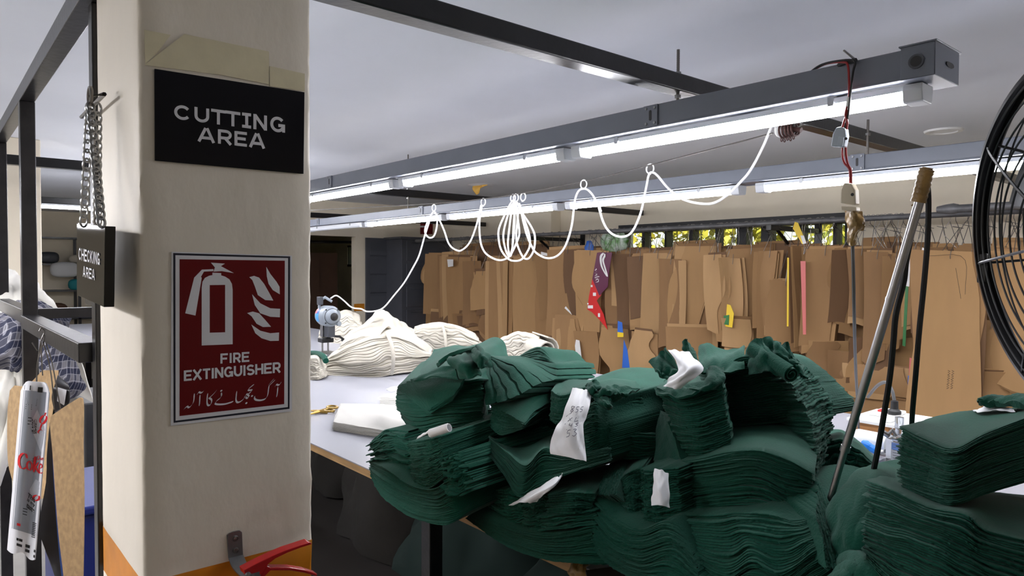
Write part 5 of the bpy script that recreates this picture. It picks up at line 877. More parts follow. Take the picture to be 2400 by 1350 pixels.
m_swb = mat('blue_grey_plastic', (168, 178, 188), .4); m_beige = mat('beige_plastic', (206, 192, 168), .45); m_ptape = mat('brown_packing_tape', (150, 118, 66), .3, var=.35, vscale=30, bump=.6, bscale=60)
t = thing('inline_switch', 'blue grey switch hanging on its leads under the front trunking', 'switch', WPp(1975, 348))
flat_body(t, 'body', [(1968, 301), (1960, 316), (1955, 345), (1986, 348), (1992, 320), (1990, 303), (1978, 299)], m_swb, .0, .022)
flat_body(t, 'rocker', [(1967, 320), (1964, 340), (1976, 343), (1979, 322)], m_swb, -.0225, .004, .001)
o_ = WPp(1983, 325, -.0225); MB().lathe([(.001, 0), (.0035, 0), (.0035, .001), (.001, .001)], frame(o_, (1, 0, 0), (0, 0, 1)), 12).build('screw_hole', m_rubber, t)
for pts, m_ in ([[(1974, 346), (1974, 365), (1979, 382), (1991, 398), (1992, 432)], m_redwire], [[(1982, 346), (1983, 365), (1987, 385), (1994, 400), (1996, 432)], m_redwire]):
    o = MB().tube(cr([WPp(x, y, -.012) for x, y in pts], 24), .0026, 6).build('hanging_lead', m_); tag(o, 'red lead between the hanging switch and the beige socket' if pts[0][0] == 1974 else 'second red lead between the hanging switch and the beige socket', 'lead', 'leads of the hanging switch')
t = thing('cable_socket', 'beige cable socket with a plug bound in brown tape, hanging below the switch', 'socket', WPp(2000, 575))
flat_body(t, 'body', [(1988, 430), (1980, 445), (1979, 478), (2016, 482), (2014, 446), (2006, 431)], m_beige, .0, .026)
flat_body(t, 'collar', [(1981, 484), (1982, 494), (2017, 496), (2016, 486)], m_beige, -.001, .024, .002)
o_ = WPp(1998, 456, -.0265); MB().lathe([(.001, 0), (.004, 0), (.004, .001), (.001, .001)], frame(o_, (1, 0, 0), (0, 0, 1)), 12).build('screw_hole', m_rubber, t)
ptp = wrinkle(crgrid([[WPp(1982, 494, 0), WPp(1999, 496, -.022), WPp(2020, 496, -.004)], [WPp(1983, 515, 0), WPp(2003, 515, -.026), WPp(2022, 510, -.004)], [WPp(1988, 535, 0), WPp(2005, 535, -.022), WPp(2026, 530, -.004)], [WPp(1987, 555, 0), WPp(1997, 555, -.02), WPp(2010, 545, -.004)], [WPp(1990, 575, 0), WPp(1997, 576, -.014), WPp(2004, 574, -.004)]], 18, 30), .0015, 2, 5)
MB().sheet(ptp, .004).build('tape_wrap', m_ptape, t)
MB().sheet(wrinkle(crgrid([[WPp(2010, 505, -.004), WPp(2021, 505, -.008)], [WPp(2012, 530, -.01), WPp(2027, 528, -.008)], [WPp(2008, 542, -.004), WPp(2024, 540, -.002)]], 8, 12), .001, 2, 6), .002).build('loose_tape', m_ptape, t)
MB().span(tuple(WPp(1986, 560, .002)), tuple(WPp(2004, 498, .016))).build('plug', m_rubber, t, bevel=.003)
o = MB().tube(cr([WPp(1998, 572, -.006), WPp(2000, 640, 0), WPp(2002, 740, .06), WPp(2005, 850, .3), WPp(2010, 950, .7), WPp(2013, 1010, .95)], 60), .0045, 8).build('grey_cable', m_greycable); tag(o, 'grey cable dropping from the taped plug to the table behind the pole', 'cable')

# ================================================================== metal pole with taped head, black cables
YP = 1.22; PP = lambda x, y, d=0: PY(x, y, YP+d)
t = thing('metal_pole', 'leaning telescopic steel pole with a head wound in brown tape', 'pole', PP(1936, 1210))
m_pole = mat('pole_steel', (160, 160, 162), .28, .95)
MB().tube([PP(1981, 1052), PP(2070, 757), PP(2160, 455)], .0071, 14).build('upper_tube', m_pole, t)
MB().tube([PP(1934, 1212), PP(1981, 1050)], .0057, 14).build('lower_tube', m_pole, t)
MB().tube([PP(1979, 1058), PP(1983, 1045)], .0081, 14).build('joint_ring', m_pole, t); MB().tube([PP(2085, 705), PP(2087, 698)], .0075, 14).build('joint_ring', m_pole, t)
hd_ = np.array(cr([PP(2152, 474), PP(2160, 445), PP(2168, 412), PP(2174, 393)], 24)); mb = MB(); mb.tube(hd_, .0115+.0006*np.sin(np.arange(24)*1.9)-.003*(np.arange(24) > 21), 12); mb.build('tape_head', m_ptape, t, smooth=70)
mb = MB(); mb.tube([PP(2150, 468), PP(2143, 478), PP(2136, 482)], .0012, 4); mb.build('loose_tape', m_ptape, t)
o = MB().tube(cr([PP(2172, 418, .02), PP(2176, 470, .02), PP(2174, 560, .02), PP(2166, 660, .02), PP(2154, 780, .03), PP(2146, 880, .05), PP(2139, 960, .1), PP(2136, 1010, .14)], 60), .0045, 8).build('black_cable', m_rubber); tag(o, 'black cable falling straight from the taped pole head, beside the fan', 'cable', 'black cables at the pole')
o = MB().tube(cr([PP(2158, 455, .02), PP(2140, 530, .025), PP(2124, 610, .02), PP(2118, 660, .02), PP(2100, 735, .02), PP(2094, 800, .03), PP(2086, 880, .04), PP(2072, 970, .05), PP(2058, 1050, .06), PP(2048, 1100, .06)], 70), .0050, 8).build('black_cable', m_rubber); tag(o, 'black cable bending away from the steel pole down to the green cloth', 'cable', 'black cables at the pole')

# ================================================================== controls on the table behind the pole
m_plyw = mat('plywood_box', (168, 116, 66), .6, var=.3, vscale=10, stretch=(1, 1, 6)); m_clear = mat('clear_acrylic', (220, 226, 232), .06); m_clear.node_tree.nodes['Principled BSDF'].inputs['Transmission Weight'].default_value = .9
m_blueknob = mat('blue_plastic', (24, 120, 214), .35); m_milk = mat('milky_plastic', (224, 228, 230), .3)
q0 = PZ(1994, 1026, TZ); Yb = q0[1]; x0 = q0[0]; x1 = PY(2083, 1030, Yb)[0]; zt = PY(1996, 986, Yb)[2]
t = thing('control_box', 'timber block topped by a white electric panel, behind the steel pole', 'control box', ((x0+x1)/2, Yb+.1, TZ))
MB().span((x0, Yb, TZ), (x1, Yb+.22, zt)).build('timber_block', m_plyw, t, smooth=0, bevel=.002)
MB().span((x0-.012, Yb-.012, zt), (x1+.06, Yb+.26, zt+.012)).build('white_panel', m_white, t, smooth=0, bevel=.002)
MB().span((x0+.02, Yb+.10, zt+.012), (x0+.11, Yb+.24, zt+.025)).build('breaker_cover', m_white, t, smooth=0, bevel=.004); MB().span((x0+.10, Yb+.01, zt+.012), (x1-.0, Yb+.1, zt+.026)).build('socket_plate', m_white, t, smooth=0, bevel=.004)
o_ = PY(2072, 965, Yb+.15); MB().box(o_, (.04, .03, .016)).build('red_switch', mat('red_plastic', (206, 40, 40), .4), t, bevel=.003)
o_ = PY(2096, 970, Yb+.12); MB().lathe([(.001, 0), (.024, 0), (.024, .012), (.014, .02), (.013, .05), (.001, .055)], Matrix.Translation(o_), 18).build('black_plug', m_rubber, t)
MB().tube(cr([o_+np.array([0, 0, .05]), o_+np.array([-.01, 0, .09]), o_+np.array([-.04, .02, .115]), o_+np.array([-.09, .06, .09]), o_+np.array([-.15, .12, .03])], 24), .0065, 8).build('plug_cable', m_greycable, t)
t = thing('acrylic_control_box', 'clear acrylic box with printed sheet and blue knobs, beside the square green bale', 'control box', PZ(2095, 1080, TZ))
q0 = PZ(2075, 1086, TZ); Yc = q0[1]; xa = q0[0]; xb = PY(2125, 1086, Yc)[0]; za = PY(2075, 1028, Yc)[2]
MB().span((xa, Yc, TZ+.005), (xb, Yc+.09, za)).build('case', m_clear, t, smooth=0, bevel=.002)
MB().span((xa+.012, Yc+.02, TZ+.012), (xb-.004, Yc+.022, za-.01)).build('printed_sheet', m_paper, t, smooth=0)
MB().span((xa+.014, Yc+.0185, za-.035), (xb-.004, Yc+.0195, za-.012)).build('blue_heading', m_blueknob, t, smooth=0)
mb = MB()
for k in range(8): mb.span((xa+.018, Yc+.0185, TZ+.02+k*.009), (xb-.012, Yc+.0195, TZ+.0215+k*.009))
mb.build('text_lines', m_print, t, smooth=0)
MB().span((xa-.02, Yc-.03, TZ), (xb+.02, Yc+.12, TZ+.005)).build('base_plate', m_steel, t, smooth=0)
o_ = PY(2107, 1026, Yc+.04); MB().lathe([(.001, 0), (.02, 0), (.02, .006), (.014, .01), (.012, .03), (.014, .032), (.014, .07), (.001, .072)], Matrix.Translation(o_), 18).build('clear_valve', m_clear, t)
MB().tube([PY(2080, 1020, Yc+.03), PY(2092, 1008, Yc+.03), PY(2102, 1022, Yc+.03)], .007, 8).build('metal_elbow', m_steel, t)
MB().tube([PY(2068, 1012, Yc+.02), PY(2084, 1022, Yc+.03)], .009, 10).build('metal_fitting', m_steel, t)
o = MB().tube([PY(2006, 1028, Yc+.12), PY(2012, 1027, Yc+.12), PY(2085, 1042, Yc+.1)], [.030, .034, .034], 20).build('milky_canister', m_milk); tag(o, 'milky plastic canister lying on the table behind the blue knobs', 'canister')
t = thing('air_regulator', 'blue handled air valve lying in front of the milky canister', 'valve', PY(2040, 1066, Yc+.04))
MB().tube([PY(2020, 1040, Yc+.03), PY(2030, 1044, Yc+.03), PY(2040, 1049, Yc+.03)], [.014, .018, .014], 14).build('blue_knob', m_blueknob, t)
MB().tube([PY(2040, 1049, Yc+.03), PY(2060, 1060, Yc+.03)], .014, 12).build('blue_handle', m_blueknob, t)
MB().tube([PY(2060, 1058, Yc+.03), PY(2068, 1060, Yc+.03), PY(2076, 1058, Yc+.02)], [.007, .009, .007], 10).build('fitting', m_steel, t)

# ================================================================== the fan
fc = np.array([-.299, 1.664, 1.66]); fn = np.array([-.713, -.70, -.1]); fn /= np.linalg.norm(fn); FR = .36
fa = np.cross([0, 0, 1], fn); fa /= np.linalg.norm(fa); fb_ = np.cross(fn, fa); fp = lambda r, a, h=0: fc+(fa*math.cos(a)+fb_*math.sin(a))*r+fn*h
t = thing('standing_fan', 'large black fan with round wire cage standing at the end of the table', 'fan', (fc[0]+.12, fc[1]+.12, TZ))
m_fan = mat('fan_black', (18, 18, 20), .35, var=.2, vscale=20)
an = np.linspace(0, 2*math.pi, 90, endpoint=False); mb = MB()
P = np.array([[fp(FR+dr, a, h) for a in np.append(an, 0)] for dr, h in ((-.004, .016), (.008, .012), (.010, 0), (.008, -.012), (-.004, -.016))]); mb.sheet(P, .004); mb.build('rim', m_fan, t)
def cage(h0, dome, rings, bars, sw, nm):                # rings of wire held by a few bowed bars
    H = lambda s: h0+dome*math.cos(s*math.pi/2)**.7
    for s in np.linspace(.06, .95, rings): MB().tube([fp(.07+(FR-.072)*s, a, H(s)) for a in an], .0021, 5, True).build('cage_ring', m_fan, t)
    for k in range(bars): MB().tube([fp(.07+(FR-.072)*s, 2*math.pi*k/bars+.12+sw*(1-s), H(s)) for s in np.linspace(0, 1, 12)], .0032, 6).build('cage_bar', m_fan, t)
cage(.012, .03, 9, 8, .0, 'front'); cage(-.012, -.13, 8, 8, .1, 'rear')
MB().lathe([(.001, .0), (.075, .0), (.07, .012), (.001, .016)], frame(fc+fn*.036, fa, fb_), 30).build('badge', m_fan, t)
MB().lathe([(.001, -.16), (.06, -.16), (.075, -.12), (.075, -.03), (.05, -.0), (.02, .02), (.001, .02)], frame(fc-fn*.10, fa, fb_), 30).build('motor', m_fan, t)
for k in range(3):
    a0 = 2*math.pi*k/3+.3; P = np.array([[fp(r, a0+da*(1 if r > .1 else .6), -.05+.03*da*1.2) for r in np.linspace(.05, .31, 10)] for da in np.linspace(-.45, .45, 8)]); MB().sheet(P, .003).build('blade', mat('fan_blade_grey', (70, 72, 76), .4), t)
bx_ = fc-fn*.2; MB().tube([(bx_[0], bx_[1], TZ+.03), (bx_[0], bx_[1], 1.64)], .02, 14).build('pole', m_fan, t); MB().lathe([(.001, 0), (.22, 0), (.22, .015), (.05, .035), (.001, .04)], Matrix.Translation((bx_[0], bx_[1], TZ)), 36).build('base', m_fan, t)
MB().box(fp(FR+.004, math.pi+.15, 0), (.02, .02, .07)).build('rim_clip', m_fan, t, bevel=.003)
# ================================================================== the rack of hanging cardboard patterns
YR, ZR = 5.2, 1.97
m_rail = mat('scaffold_pipe', (120, 120, 122), .5, .5, var=.25, vscale=15)
rk = thing('pattern_rail', 'long grey pipe rail carrying the hung cardboard patterns along the back wall', 'rail', (-3.8, YR, ZR-.03))
MB().tube([(-8.2, YR, ZR), (.9, YR, ZR)], .02, 12).build('pipe', m_rail, rk)
for x in (-5.7, -2.9, .4):
    MB().span((x-.02, YR-.12, ZR-.06), (x+.02, YB-(.16 if -6.55 < x < -6.08 else 0), ZR-.021)).build('bracket_arm', m_black, rk, smooth=0)
    MB().tube([(x, YR+.02, ZR-.06), (x, YB-.02, ZR-.46)], .014, 6).build('bracket_brace', m_black, rk)
    MB().span((x-.03, YB-.02, ZR-.52), (x+.03, YB, ZR+.05)).build('wall_plate', m_black, rk, smooth=0)
p2_ = thing('pipe_rail', 'upper grey pipe end wound with tape, above the rail beside the fan', 'rail', PY(2300, 492, 4.9))
a_ = PY(2205, 491, 4.9); MB().tube([a_, a_+np.array([2.2, 0, 0])], .024, 12).build('pipe', m_rail, p2_); MB().tube([a_+np.array([-.02, 0, 0]), a_+np.array([.03, 0, 0]), a_+np.array([.07, 0, 0]), a_+np.array([.1, 0, 0])], [.02, .03, .034, .026], 12).build('tape_end', m_rail, p2_)
for dx in (.35, 1.9): MB().tube([a_+np.array([dx, 0, 0]), (a_[0]+dx, YB, a_[2])], .012, 8).build('bracket', m_black, p2_)

KR = [mat('kraft_a', (168, 130, 86), .75, var=.05, vscale=5, stretch=(2, 2, .5)), mat('kraft_b', (155, 118, 77), .75, var=.05, vscale=5, stretch=(2, 2, .5)), mat('kraft_c', (136, 101, 64), .75, var=.06, vscale=5, stretch=(2, 2, .5)), mat('kraft_d', (177, 140, 96), .75, var=.05, vscale=5, stretch=(2, 2, .5)), mat('kraft_e', (111, 80, 52), .75, var=.06, vscale=5, stretch=(2, 2, .5))]
def prof(shape, t):                                      # left and right edge of a pattern piece at height t (0 top, 1 bottom)
    s = lambda a, b: min(1, max(0, (t-a)/(b-a)))
    e = lambda a, b: (lambda q: q*q*(3-2*q))(s(a, b))
    if shape == 'rect': return .0, 1-.06*e(.5, 1)
    if shape == 'taper': return .1*e(0, 1), 1-.35*e(.2, 1)
    if shape == 'flare': return .25*(1-e(0, .8)), 1-.12*(1-e(0, .9))
    if shape == 'hip_l': return .16*(1-e(0, .35))+.45*e(.42, .72), 1-.05*e(.3, 1)
    if shape == 'hip_r': return .05*e(.3, 1), 1-.18*(1-e(0, .35))-.42*e(.45, .75)
    if shape == 'trouser': return .28*(1-e(0, .42))+.06*e(.6, 1), 1-.42*e(0, .9)+.30*e(0, .3)-.1
    if shape == 'wide_trouser': return .22*(1-e(0, .95)), .84+.10*e(.0, .25)-.0*t+.06*e(.3, .9)
    if shape == 'bodice': return .22*(1-e(0, .3))-.12*e(.3, .5)+.05*e(.6, 1), 1-.15*(1-e(0, .12))-.25*math.sin(math.pi*s(.05, .5))
    if shape == 'sleeve': return .3*(1-e(0, .4))+.15*e(.5, 1), 1-.3*(1-e(0, .4))-.15*e(.5, 1)
    if shape == 'point': return .35*e(.3, 1), 1-.55*e(.35, 1)
    return 0, 1
rp = random.Random(11)
def board(par, xl, xr, yt, yb, shape, Y, m, th=.004, slant=.5, curl=.012, nm='board', seed=0, top_slope=0.0):
    L0, R0 = PY(xl, yt, Y), PY(xr, yt, Y); B0 = PY(xl, yb, Y); wd = R0[0]-L0[0]; H = L0[2]-B0[2]; dy = slant*wd; r = random.Random(seed); cu = r.uniform(-curl, curl); nv, nu = 18, 7; P = np.zeros((nu, nv, 3)); bow = r.uniform(-.03, .03)
    tsl = r.uniform(-.03, .03); tilt = r.uniform(-.09, .09)*(0 if slant < .2 else 1)
    for j in range(nv):
        t = j/(nv-1); a, c = prof(shape, t)
        for i in range(nu):
            u = a+(c-a)*i/(nu-1); P[i, j] = (L0[0]+wd*u+tilt*(t-.15)*H, Y+dy*u+cu*math.sin(math.pi*u)*3+bow*math.sin(math.pi*t), L0[2]-H*t*(1+.03*math.sin(u*4+seed))-(tsl+top_slope)*u*wd*2*(1-t))
    return MB().sheet(P, th).build(nm, m, par, smooth=40), P
def hanger(par, P, Y):
    mid = (P[2:5, 0].mean(0)); x = mid[0]; s = rp.uniform(-.03, .03); top = np.array([x+s, YR, ZR+.024])
    pts = [top+np.array([-.02, 0, -.03]), top+np.array([-.012, 0, -.004]), top+np.array([.008, 0, 0]), top+np.array([.018, 0, -.02]), top+np.array([.012, 0, -.06]), mid*.35+top*.65+np.array([.012, 0, -.02]), mid+np.array([.02, 0, .0]), mid+np.array([.015, 0, -.05])]
    mb = MB(); mb.tube(cr(pts, 16), .0022, 5); q = mid*.45+top*.55; mb.tube([q+np.array([.008, 0, 0]), mid+np.array([-.05, 0, -.03])], .002, 5); mb.tube([q+np.array([-.03, .0, .01]), q+np.array([.03, 0, -.004])], .0018, 4)
    mb.build('wire_hanger', m_wire, par)
def pattern(xl, xr, yt, yb, shape, label, k=3, m=None, Y=None, group=None, cat='pattern', hang=True, slant=None, back=True):
    slant = rp.choice([.15, .35, .5, .7, .9]) if slant is None else slant
    Y = Y if Y is not None else 5.08+rp.uniform(-.04, .04); P0 = PY((xl+xr)/2, yb, Y)
    t = thing('cardboard_pattern', label, cat, P0, group); mm = m or KR[rp.randrange(4)]; sd = rp.randrange(9999)
    _, P = board(t, xl, xr, yt, yb, shape, Y, mm, seed=sd, slant=slant)
    for i in range(1, k):
        j = rp.uniform(-6, 9); board(t, xl+j*.6+i*3, xr+j+i*3, yt+rp.uniform(-9, 6), yb+rp.uniform(-6, 26), rp.choice([shape, shape, 'rect', 'taper', 'hip_l']), Y+.011*i, KR[rp.randrange(5)], seed=sd, slant=slant)
    if hang: hanger(t, P, Y)
    return t, P
GP = 'cardboard patterns hung in the front of the rack'
FRONT = [(988, 1042, 592, 735, 'hip_l', 'kraft pattern at the cabinet end of the rack, with a curved hip edge', 1), (1026, 1066, 597, 775, 'rect', 'narrow straight kraft pattern second from the cabinet end of the rack', 2), (1046, 1094, 602, 765, 'taper', 'kraft pattern with a small purple and white label at its top, near the cabinet', 1),
 (1084, 1120, 612, 760, 'rect', 'kraft pattern below the first free swag of white cable', 2), (1106, 1142, 636, 725, 'bodice', 'short kraft pattern hanging low beside the cable swag', 0), (1138, 1182, 612, 832, 'rect', 'long pale kraft pattern just left of the bunched cable loops', 3), (1164, 1216, 606, 862, 'rect', 'long plain kraft pattern behind the bunched cable loops', 3),
 (1203, 1262, 602, 815, 'hip_r', 'kraft pattern just right of the bunched cable loops', 0), (1254, 1292, 598, 745, 'taper', 'kraft pattern with a white strip, right of the cable loops', 1), (1282, 1346, 586, 785, 'rect', 'broad straight kraft pattern below the black wall bracket', 1), (1340, 1402, 586, 775, 'hip_l', 'kraft trouser pattern beside the purple and red printed one', 0),
 (1424, 1478, 594, 770, 'bodice', 'dark kraft pattern with concave side, right of the purple printed one', 2), (1470, 1516, 602, 745, 'taper', 'dark brown kraft pattern left of the pale window edge', 4), (1506, 1554, 594, 790, 'hip_r', 'pale kraft trouser pattern below the first window pane', 3), (1545, 1592, 606, 815, 'rect', 'long straight kraft pattern with pencil marks, below the window', 2),
 (1576, 1646, 578, 800, 'trouser', 'wide orange kraft trouser pattern below the middle of the window', 0), (1650, 1692, 598, 775, 'hip_r', 'pale kraft pattern with a curved edge over a dark gap', 3), (1684, 1720, 604, 775, 'rect', 'narrow kraft pattern left of the broad pointed one', 3), (1708, 1776, 584, 785, 'point', 'broad kraft pattern ending in a point, beside the yellow label', 1),
 (1766, 1812, 590, 765, 'taper', 'kraft pattern right of the broad pointed one', 1), (1796, 1852, 652, 805, 'bodice', 'low hanging kraft pattern with a shoulder, beside the thin yellow strip', 1), (1848, 1888, 578, 800, 'rect', 'narrow dark kraft pattern left of the red printed strip', 4), (1887, 1952, 584, 815, 'rect', 'broad plain kraft pattern left of the taped socket', 1),
 (1942, 1992, 582, 765, 'hip_l', 'kraft pattern behind the taped socket', 1), (1984, 2040, 584, 745, 'taper', 'kraft pattern right of the grey cable', 2), (2024, 2078, 590, 845, 'rect', 'long reddish kraft pattern crossed by the steel pole', 2), (2068, 2116, 600, 800, 'hip_r', 'kraft pattern between the steel pole and the bent black cable', 1),
 (2120, 2172, 602, 765, 'bodice', 'kraft pattern just left of the big trouser pattern', 0), (2280, 2334, 582, 730, 'taper', 'pointed kraft pattern between the big trouser pattern and the fan', 2), (2284, 2350, 748, 880, 'rect', 'low kraft pattern right of the big trouser pattern', 1), (2322, 2412, 588, 905, 'rect', 'broad kraft pattern seen through the fan cage', 0)]
for xl, xr, yt, yb, sh_, lab, mi in FRONT: pattern(xl, xr, yt, yb, sh_, lab, 4, KR[mi], None, GP)
# the big trouser pattern
t, P = pattern(2128, 2300, 584, 1010, 'wide_trouser', 'biggest kraft trouser pattern with pencilled notes, between the cables and the fan', 3, KR[0], 4.86, GP, slant=.15)
mb = MB(); V = lambda u, v: P[min(int(u*6), 5), min(int(v*17), 16)]*(1-(u*6-min(int(u*6), 5)))+P[min(int(u*6), 5)+1, min(int(v*17), 16)]*(u*6-min(int(u*6), 5))
for k in range(4):
    for s_ in range(2):
        q = [PY(2222+s_*9+(i % 2)*5-k, 868+k*11+i*2.5, 4.85) for i in range(5)]; mb.tube(q, .0018, 4)
for st in ([(2172, 600), (2258, 604), (2262, 690)], [(2172, 604), (2150, 760), (2142, 840)], [(2240, 628), (2252, 700)]): mb.tube(cr([PY(x, y, 4.852) for x, y in st], 10), .0012, 4)
mb.build('pencil_marks', mat('pencil_grey', (70, 56, 44), .7), t, smooth=0)
# lower pieces in front
for xl, xr, yt, yb, sh_, lab, mi, Y in ((1988, 2132, 792, 885, 'flare', 'wide low kraft piece crossed by the pole, uppermost of three wide ones', 0, 5.0), (1968, 2130, 850, 915, 'flare', 'wide low kraft piece crossed by the pole, middle of three wide ones', 1, 5.03), (1946, 2140, 882, 960, 'flare', 'wide low kraft piece crossed by the pole, lowest of three wide ones', 1, 5.06),
  (1296, 1340, 745, 868, 'hip_r', 'low kraft piece left of the red and purple printed pattern', 0, 5.0), (1232, 1300, 812, 878, 'rect', 'low kraft piece behind the spiral rolled cream bale', 2, 5.06), (1344, 1386, 775, 885, 'rect', 'low kraft piece below the trouser pattern beside the printed one', 1, 5.0), (1400, 1450, 765, 885, 'hip_l', 'low pale kraft piece below the tip of the printed pattern', 0, 5.0),
  (1476, 1532, 770, 890, 'bodice', 'low kraft piece right of the blue cloth strip', 3, 5.02), (1560, 1640, 765, 850, 'rect', 'low kraft piece just above the dark green leaf of the tall bale', 1, 5.03), (1690, 1738, 745, 812, 'rect', 'low kraft piece with fold lines below the yellow label', 3, 5.0), (1888, 1962, 800, 905, 'bodice', 'low kraft piece right of the tall green bale', 2, 5.04), (1940, 1992, 820, 965, 'rect', 'low kraft piece at the end of the white table left of the pole', 2, 5.07),
  (1060, 1120, 735, 800, 'rect', 'low kraft pieces edge just above the rumpled cream bale', 2, 5.05), (1120, 1170, 725, 830, 'hip_l', 'low kraft piece right of the rumpled cream bale', 2, 5.05), (2300, 2420, 870, 960, 'rect', 'lowest kraft piece under the fan above the square green bale', 1, 5.0), (1010, 1062, 730, 790, 'taper', 'low dark kraft piece above the cream cloth beside the cabinet', 4, 5.06)):
    pattern(xl, xr, yt, yb, sh_, lab, 3, KR[mi], Y, 'low hanging cardboard pieces', hang=False)
# printed and coloured pieces in the rack
m_purple = mat('carton_purple', (92, 24, 62), .4); m_cred = mat('carton_red', (206, 34, 34), .4); m_cyel = mat('carton_yellow', (232, 196, 40), .45); m_cgrn = mat('carton_green', (36, 112, 52), .45); m_cblue = mat('carton_blue', (48, 104, 196), .45); m_cwhite = mat('carton_white', (228, 226, 224), .5); m_cpink = mat('carton_pink', (206, 110, 104), .5)
Yp = 5.02; PK = lambda x, y, d=0: PY(x, y, Yp+d)
t = thing('printed_carton_pattern', 'purple and red printed drinks carton cut as a pattern, hung in the rack', 'pattern', PK(1410, 770), 'printed pieces in the rack')
c9 = lambda x, y: (960+x/3.375, 500+y/3.375)
def flatp(pts, nm, m, e=0.0, th=.003): return on_plane(MB(), [c9(*q) for q in pts], lambda x, y: PK(x, y, -e), th, (0, 1, 0)).build(nm, m, t, smooth=0)
flatp([(1482, 312), (1500, 308), (1602, 310), (1572, 510), (1568, 580), (1520, 630), (1500, 660), (1462, 560), (1445, 520)], 'purple_board', m_purple)
flatp([(1445, 520), (1462, 560), (1500, 650), (1520, 640), (1480, 690), (1535, 800), (1565, 920), (1500, 840), (1440, 780), (1405, 760), (1420, 650)], 'red_board', m_cred, .0005)
mb = MB(); PKn = lambda x, y: PK(*c9(x, y), -.004)
nib(mb, [(1530, 315), (1512, 350), (1520, 420), (1560, 500)], PKn, (16, 8)); nib(mb, [(1530, 312), (1545, 330), (1530, 370), (1545, 430), (1566, 500)], PKn, (14, 6))
for st in ([(1468, 432), (1478, 440), (1466, 452)], [(1468, 455), (1482, 465)], [(1462, 470), (1482, 480), (1470, 490)], [(1462, 495), (1500, 500), (1465, 510), (1500, 520)], [(1470, 530), (1490, 520), (1492, 540), (1472, 545)]): nib(mb, st, PKn, (5, 3))
mb.build('white_lettering', m_cwhite, t, smooth=0); mb = MB()
for x, y, w_, h in ((1462, 640, 24, 26), (1440, 575, 14, 16), (1430, 740, 40, 24), (1498, 805, 16, 30), (1410, 715, 10, 12)): on_plane(mb, [c9(x-w_/2, y-h/2), c9(x-w_/2, y+h/2), c9(x+w_/2, y+h/2), c9(x+w_/2, y-h/2)], lambda a, c: PK(a, c, -.0035), .001, (0, 1, 0))
mb.build('white_print', m_cwhite, t, smooth=0)
hanger(t, np.array([[PK(1405+i*4, 592+j) for j in range(2)] for i in range(7)]), Yp)
def slip(pts, m, lab, d=0.0, nm='coloured_card_piece', cat='card piece', th=.003):
    o = on_plane(MB(), pts, lambda x, y: PK(x, y, d), th, (0, 1, 0)).build(nm, m, smooth=0); return tag(o, lab, cat, 'coloured card pieces in the rack')
slip([(1704, 713), (1700, 765), (1716, 768), (1720, 735), (1712, 715)], m_cyel, 'yellow card corner between kraft patterns below the window')
slip([(1696, 740), (1697, 760), (1708, 762), (1709, 738)], m_cgrn, 'small dark green round mark on the yellow card corner', -.003, th=.001)
slip([(1845, 604), (1844, 765), (1848, 765), (1849, 604)], m_cyel, 'thin yellow printed edge of a pattern seen edge on')
slip([(1876, 612), (1882, 784), (1889, 784), (1888, 612)], m_cpink, 'pinkish red printed strip between two kraft patterns')
slip([(2122, 670), (2115, 810), (2122, 812), (2129, 672)], m_cgrn, 'green printed strip behind the bent black cable')
slip([(2122, 600), (2122, 670), (2131, 672), (2134, 604)], m_cwhite, 'white and grey strip above the green printed strip')
slip([(2150, 640), (2162, 580), (2172, 585), (2160, 642)], m_cwhite, 'white slip at the shoulder of the pattern beside the big trouser pattern')
slip([(2132, 838), (2127, 940), (2140, 946), (2143, 842)], m_cpink, 'pink and white carton strip between the two black cables')
slip([(2128, 880), (2127, 920), (2140, 922), (2141, 882)], m_cblue, 'pale blue patch on the pink carton strip', -.003, th=.001)
slip([(1448, 752), (1447, 790), (1461, 790), (1458, 756)], m_cblue, 'blue and yellow card corner above the blue cloth strip')
slip([(1447, 778), (1447, 790), (1461, 790), (1461, 780)], m_cyel, 'yellow base of the blue card corner', -.003, th=.001)
slip([(1462, 796), (1458, 862), (1476, 862), (1470, 820)], m_cblue, 'blue plastic strip hanging behind the tagged green bale')
slip([(1346, 795), (1352, 860), (1366, 862), (1358, 798)], m_cwhite, 'white paper slip hanging low in the rack above the table')
slip([(1323, 722), (1340, 738), (1336, 730), (1326, 718)], m_cwhite, 'small white slip left of the red printed tip')
slip([(1048, 608), (1050, 626), (1062, 624), (1062, 608)], m_cwhite, 'white and purple label on a pattern near the cabinet')
slip([(1268, 590), (1284, 594), (1284, 600), (1268, 598)], m_cwhite, 'white card top sticking out beside the cable loops', .1)
slip([(1260, 800), (1242, 800), (1238, 822), (1262, 822)], m_cwhite, 'white paper glimpsed in a gap above the spiral rolled cream bale', .15)
slip([(1863, 520), (1858, 535), (1880, 572), (1890, 570), (1870, 522)], m_cyel, 'yellow tape measure end sticking up before the window')
slip([(1876, 552), (1882, 572), (1890, 570), (1884, 552)], m_cwhite, 'white tip of the yellow tape measure', -.004, th=.001)
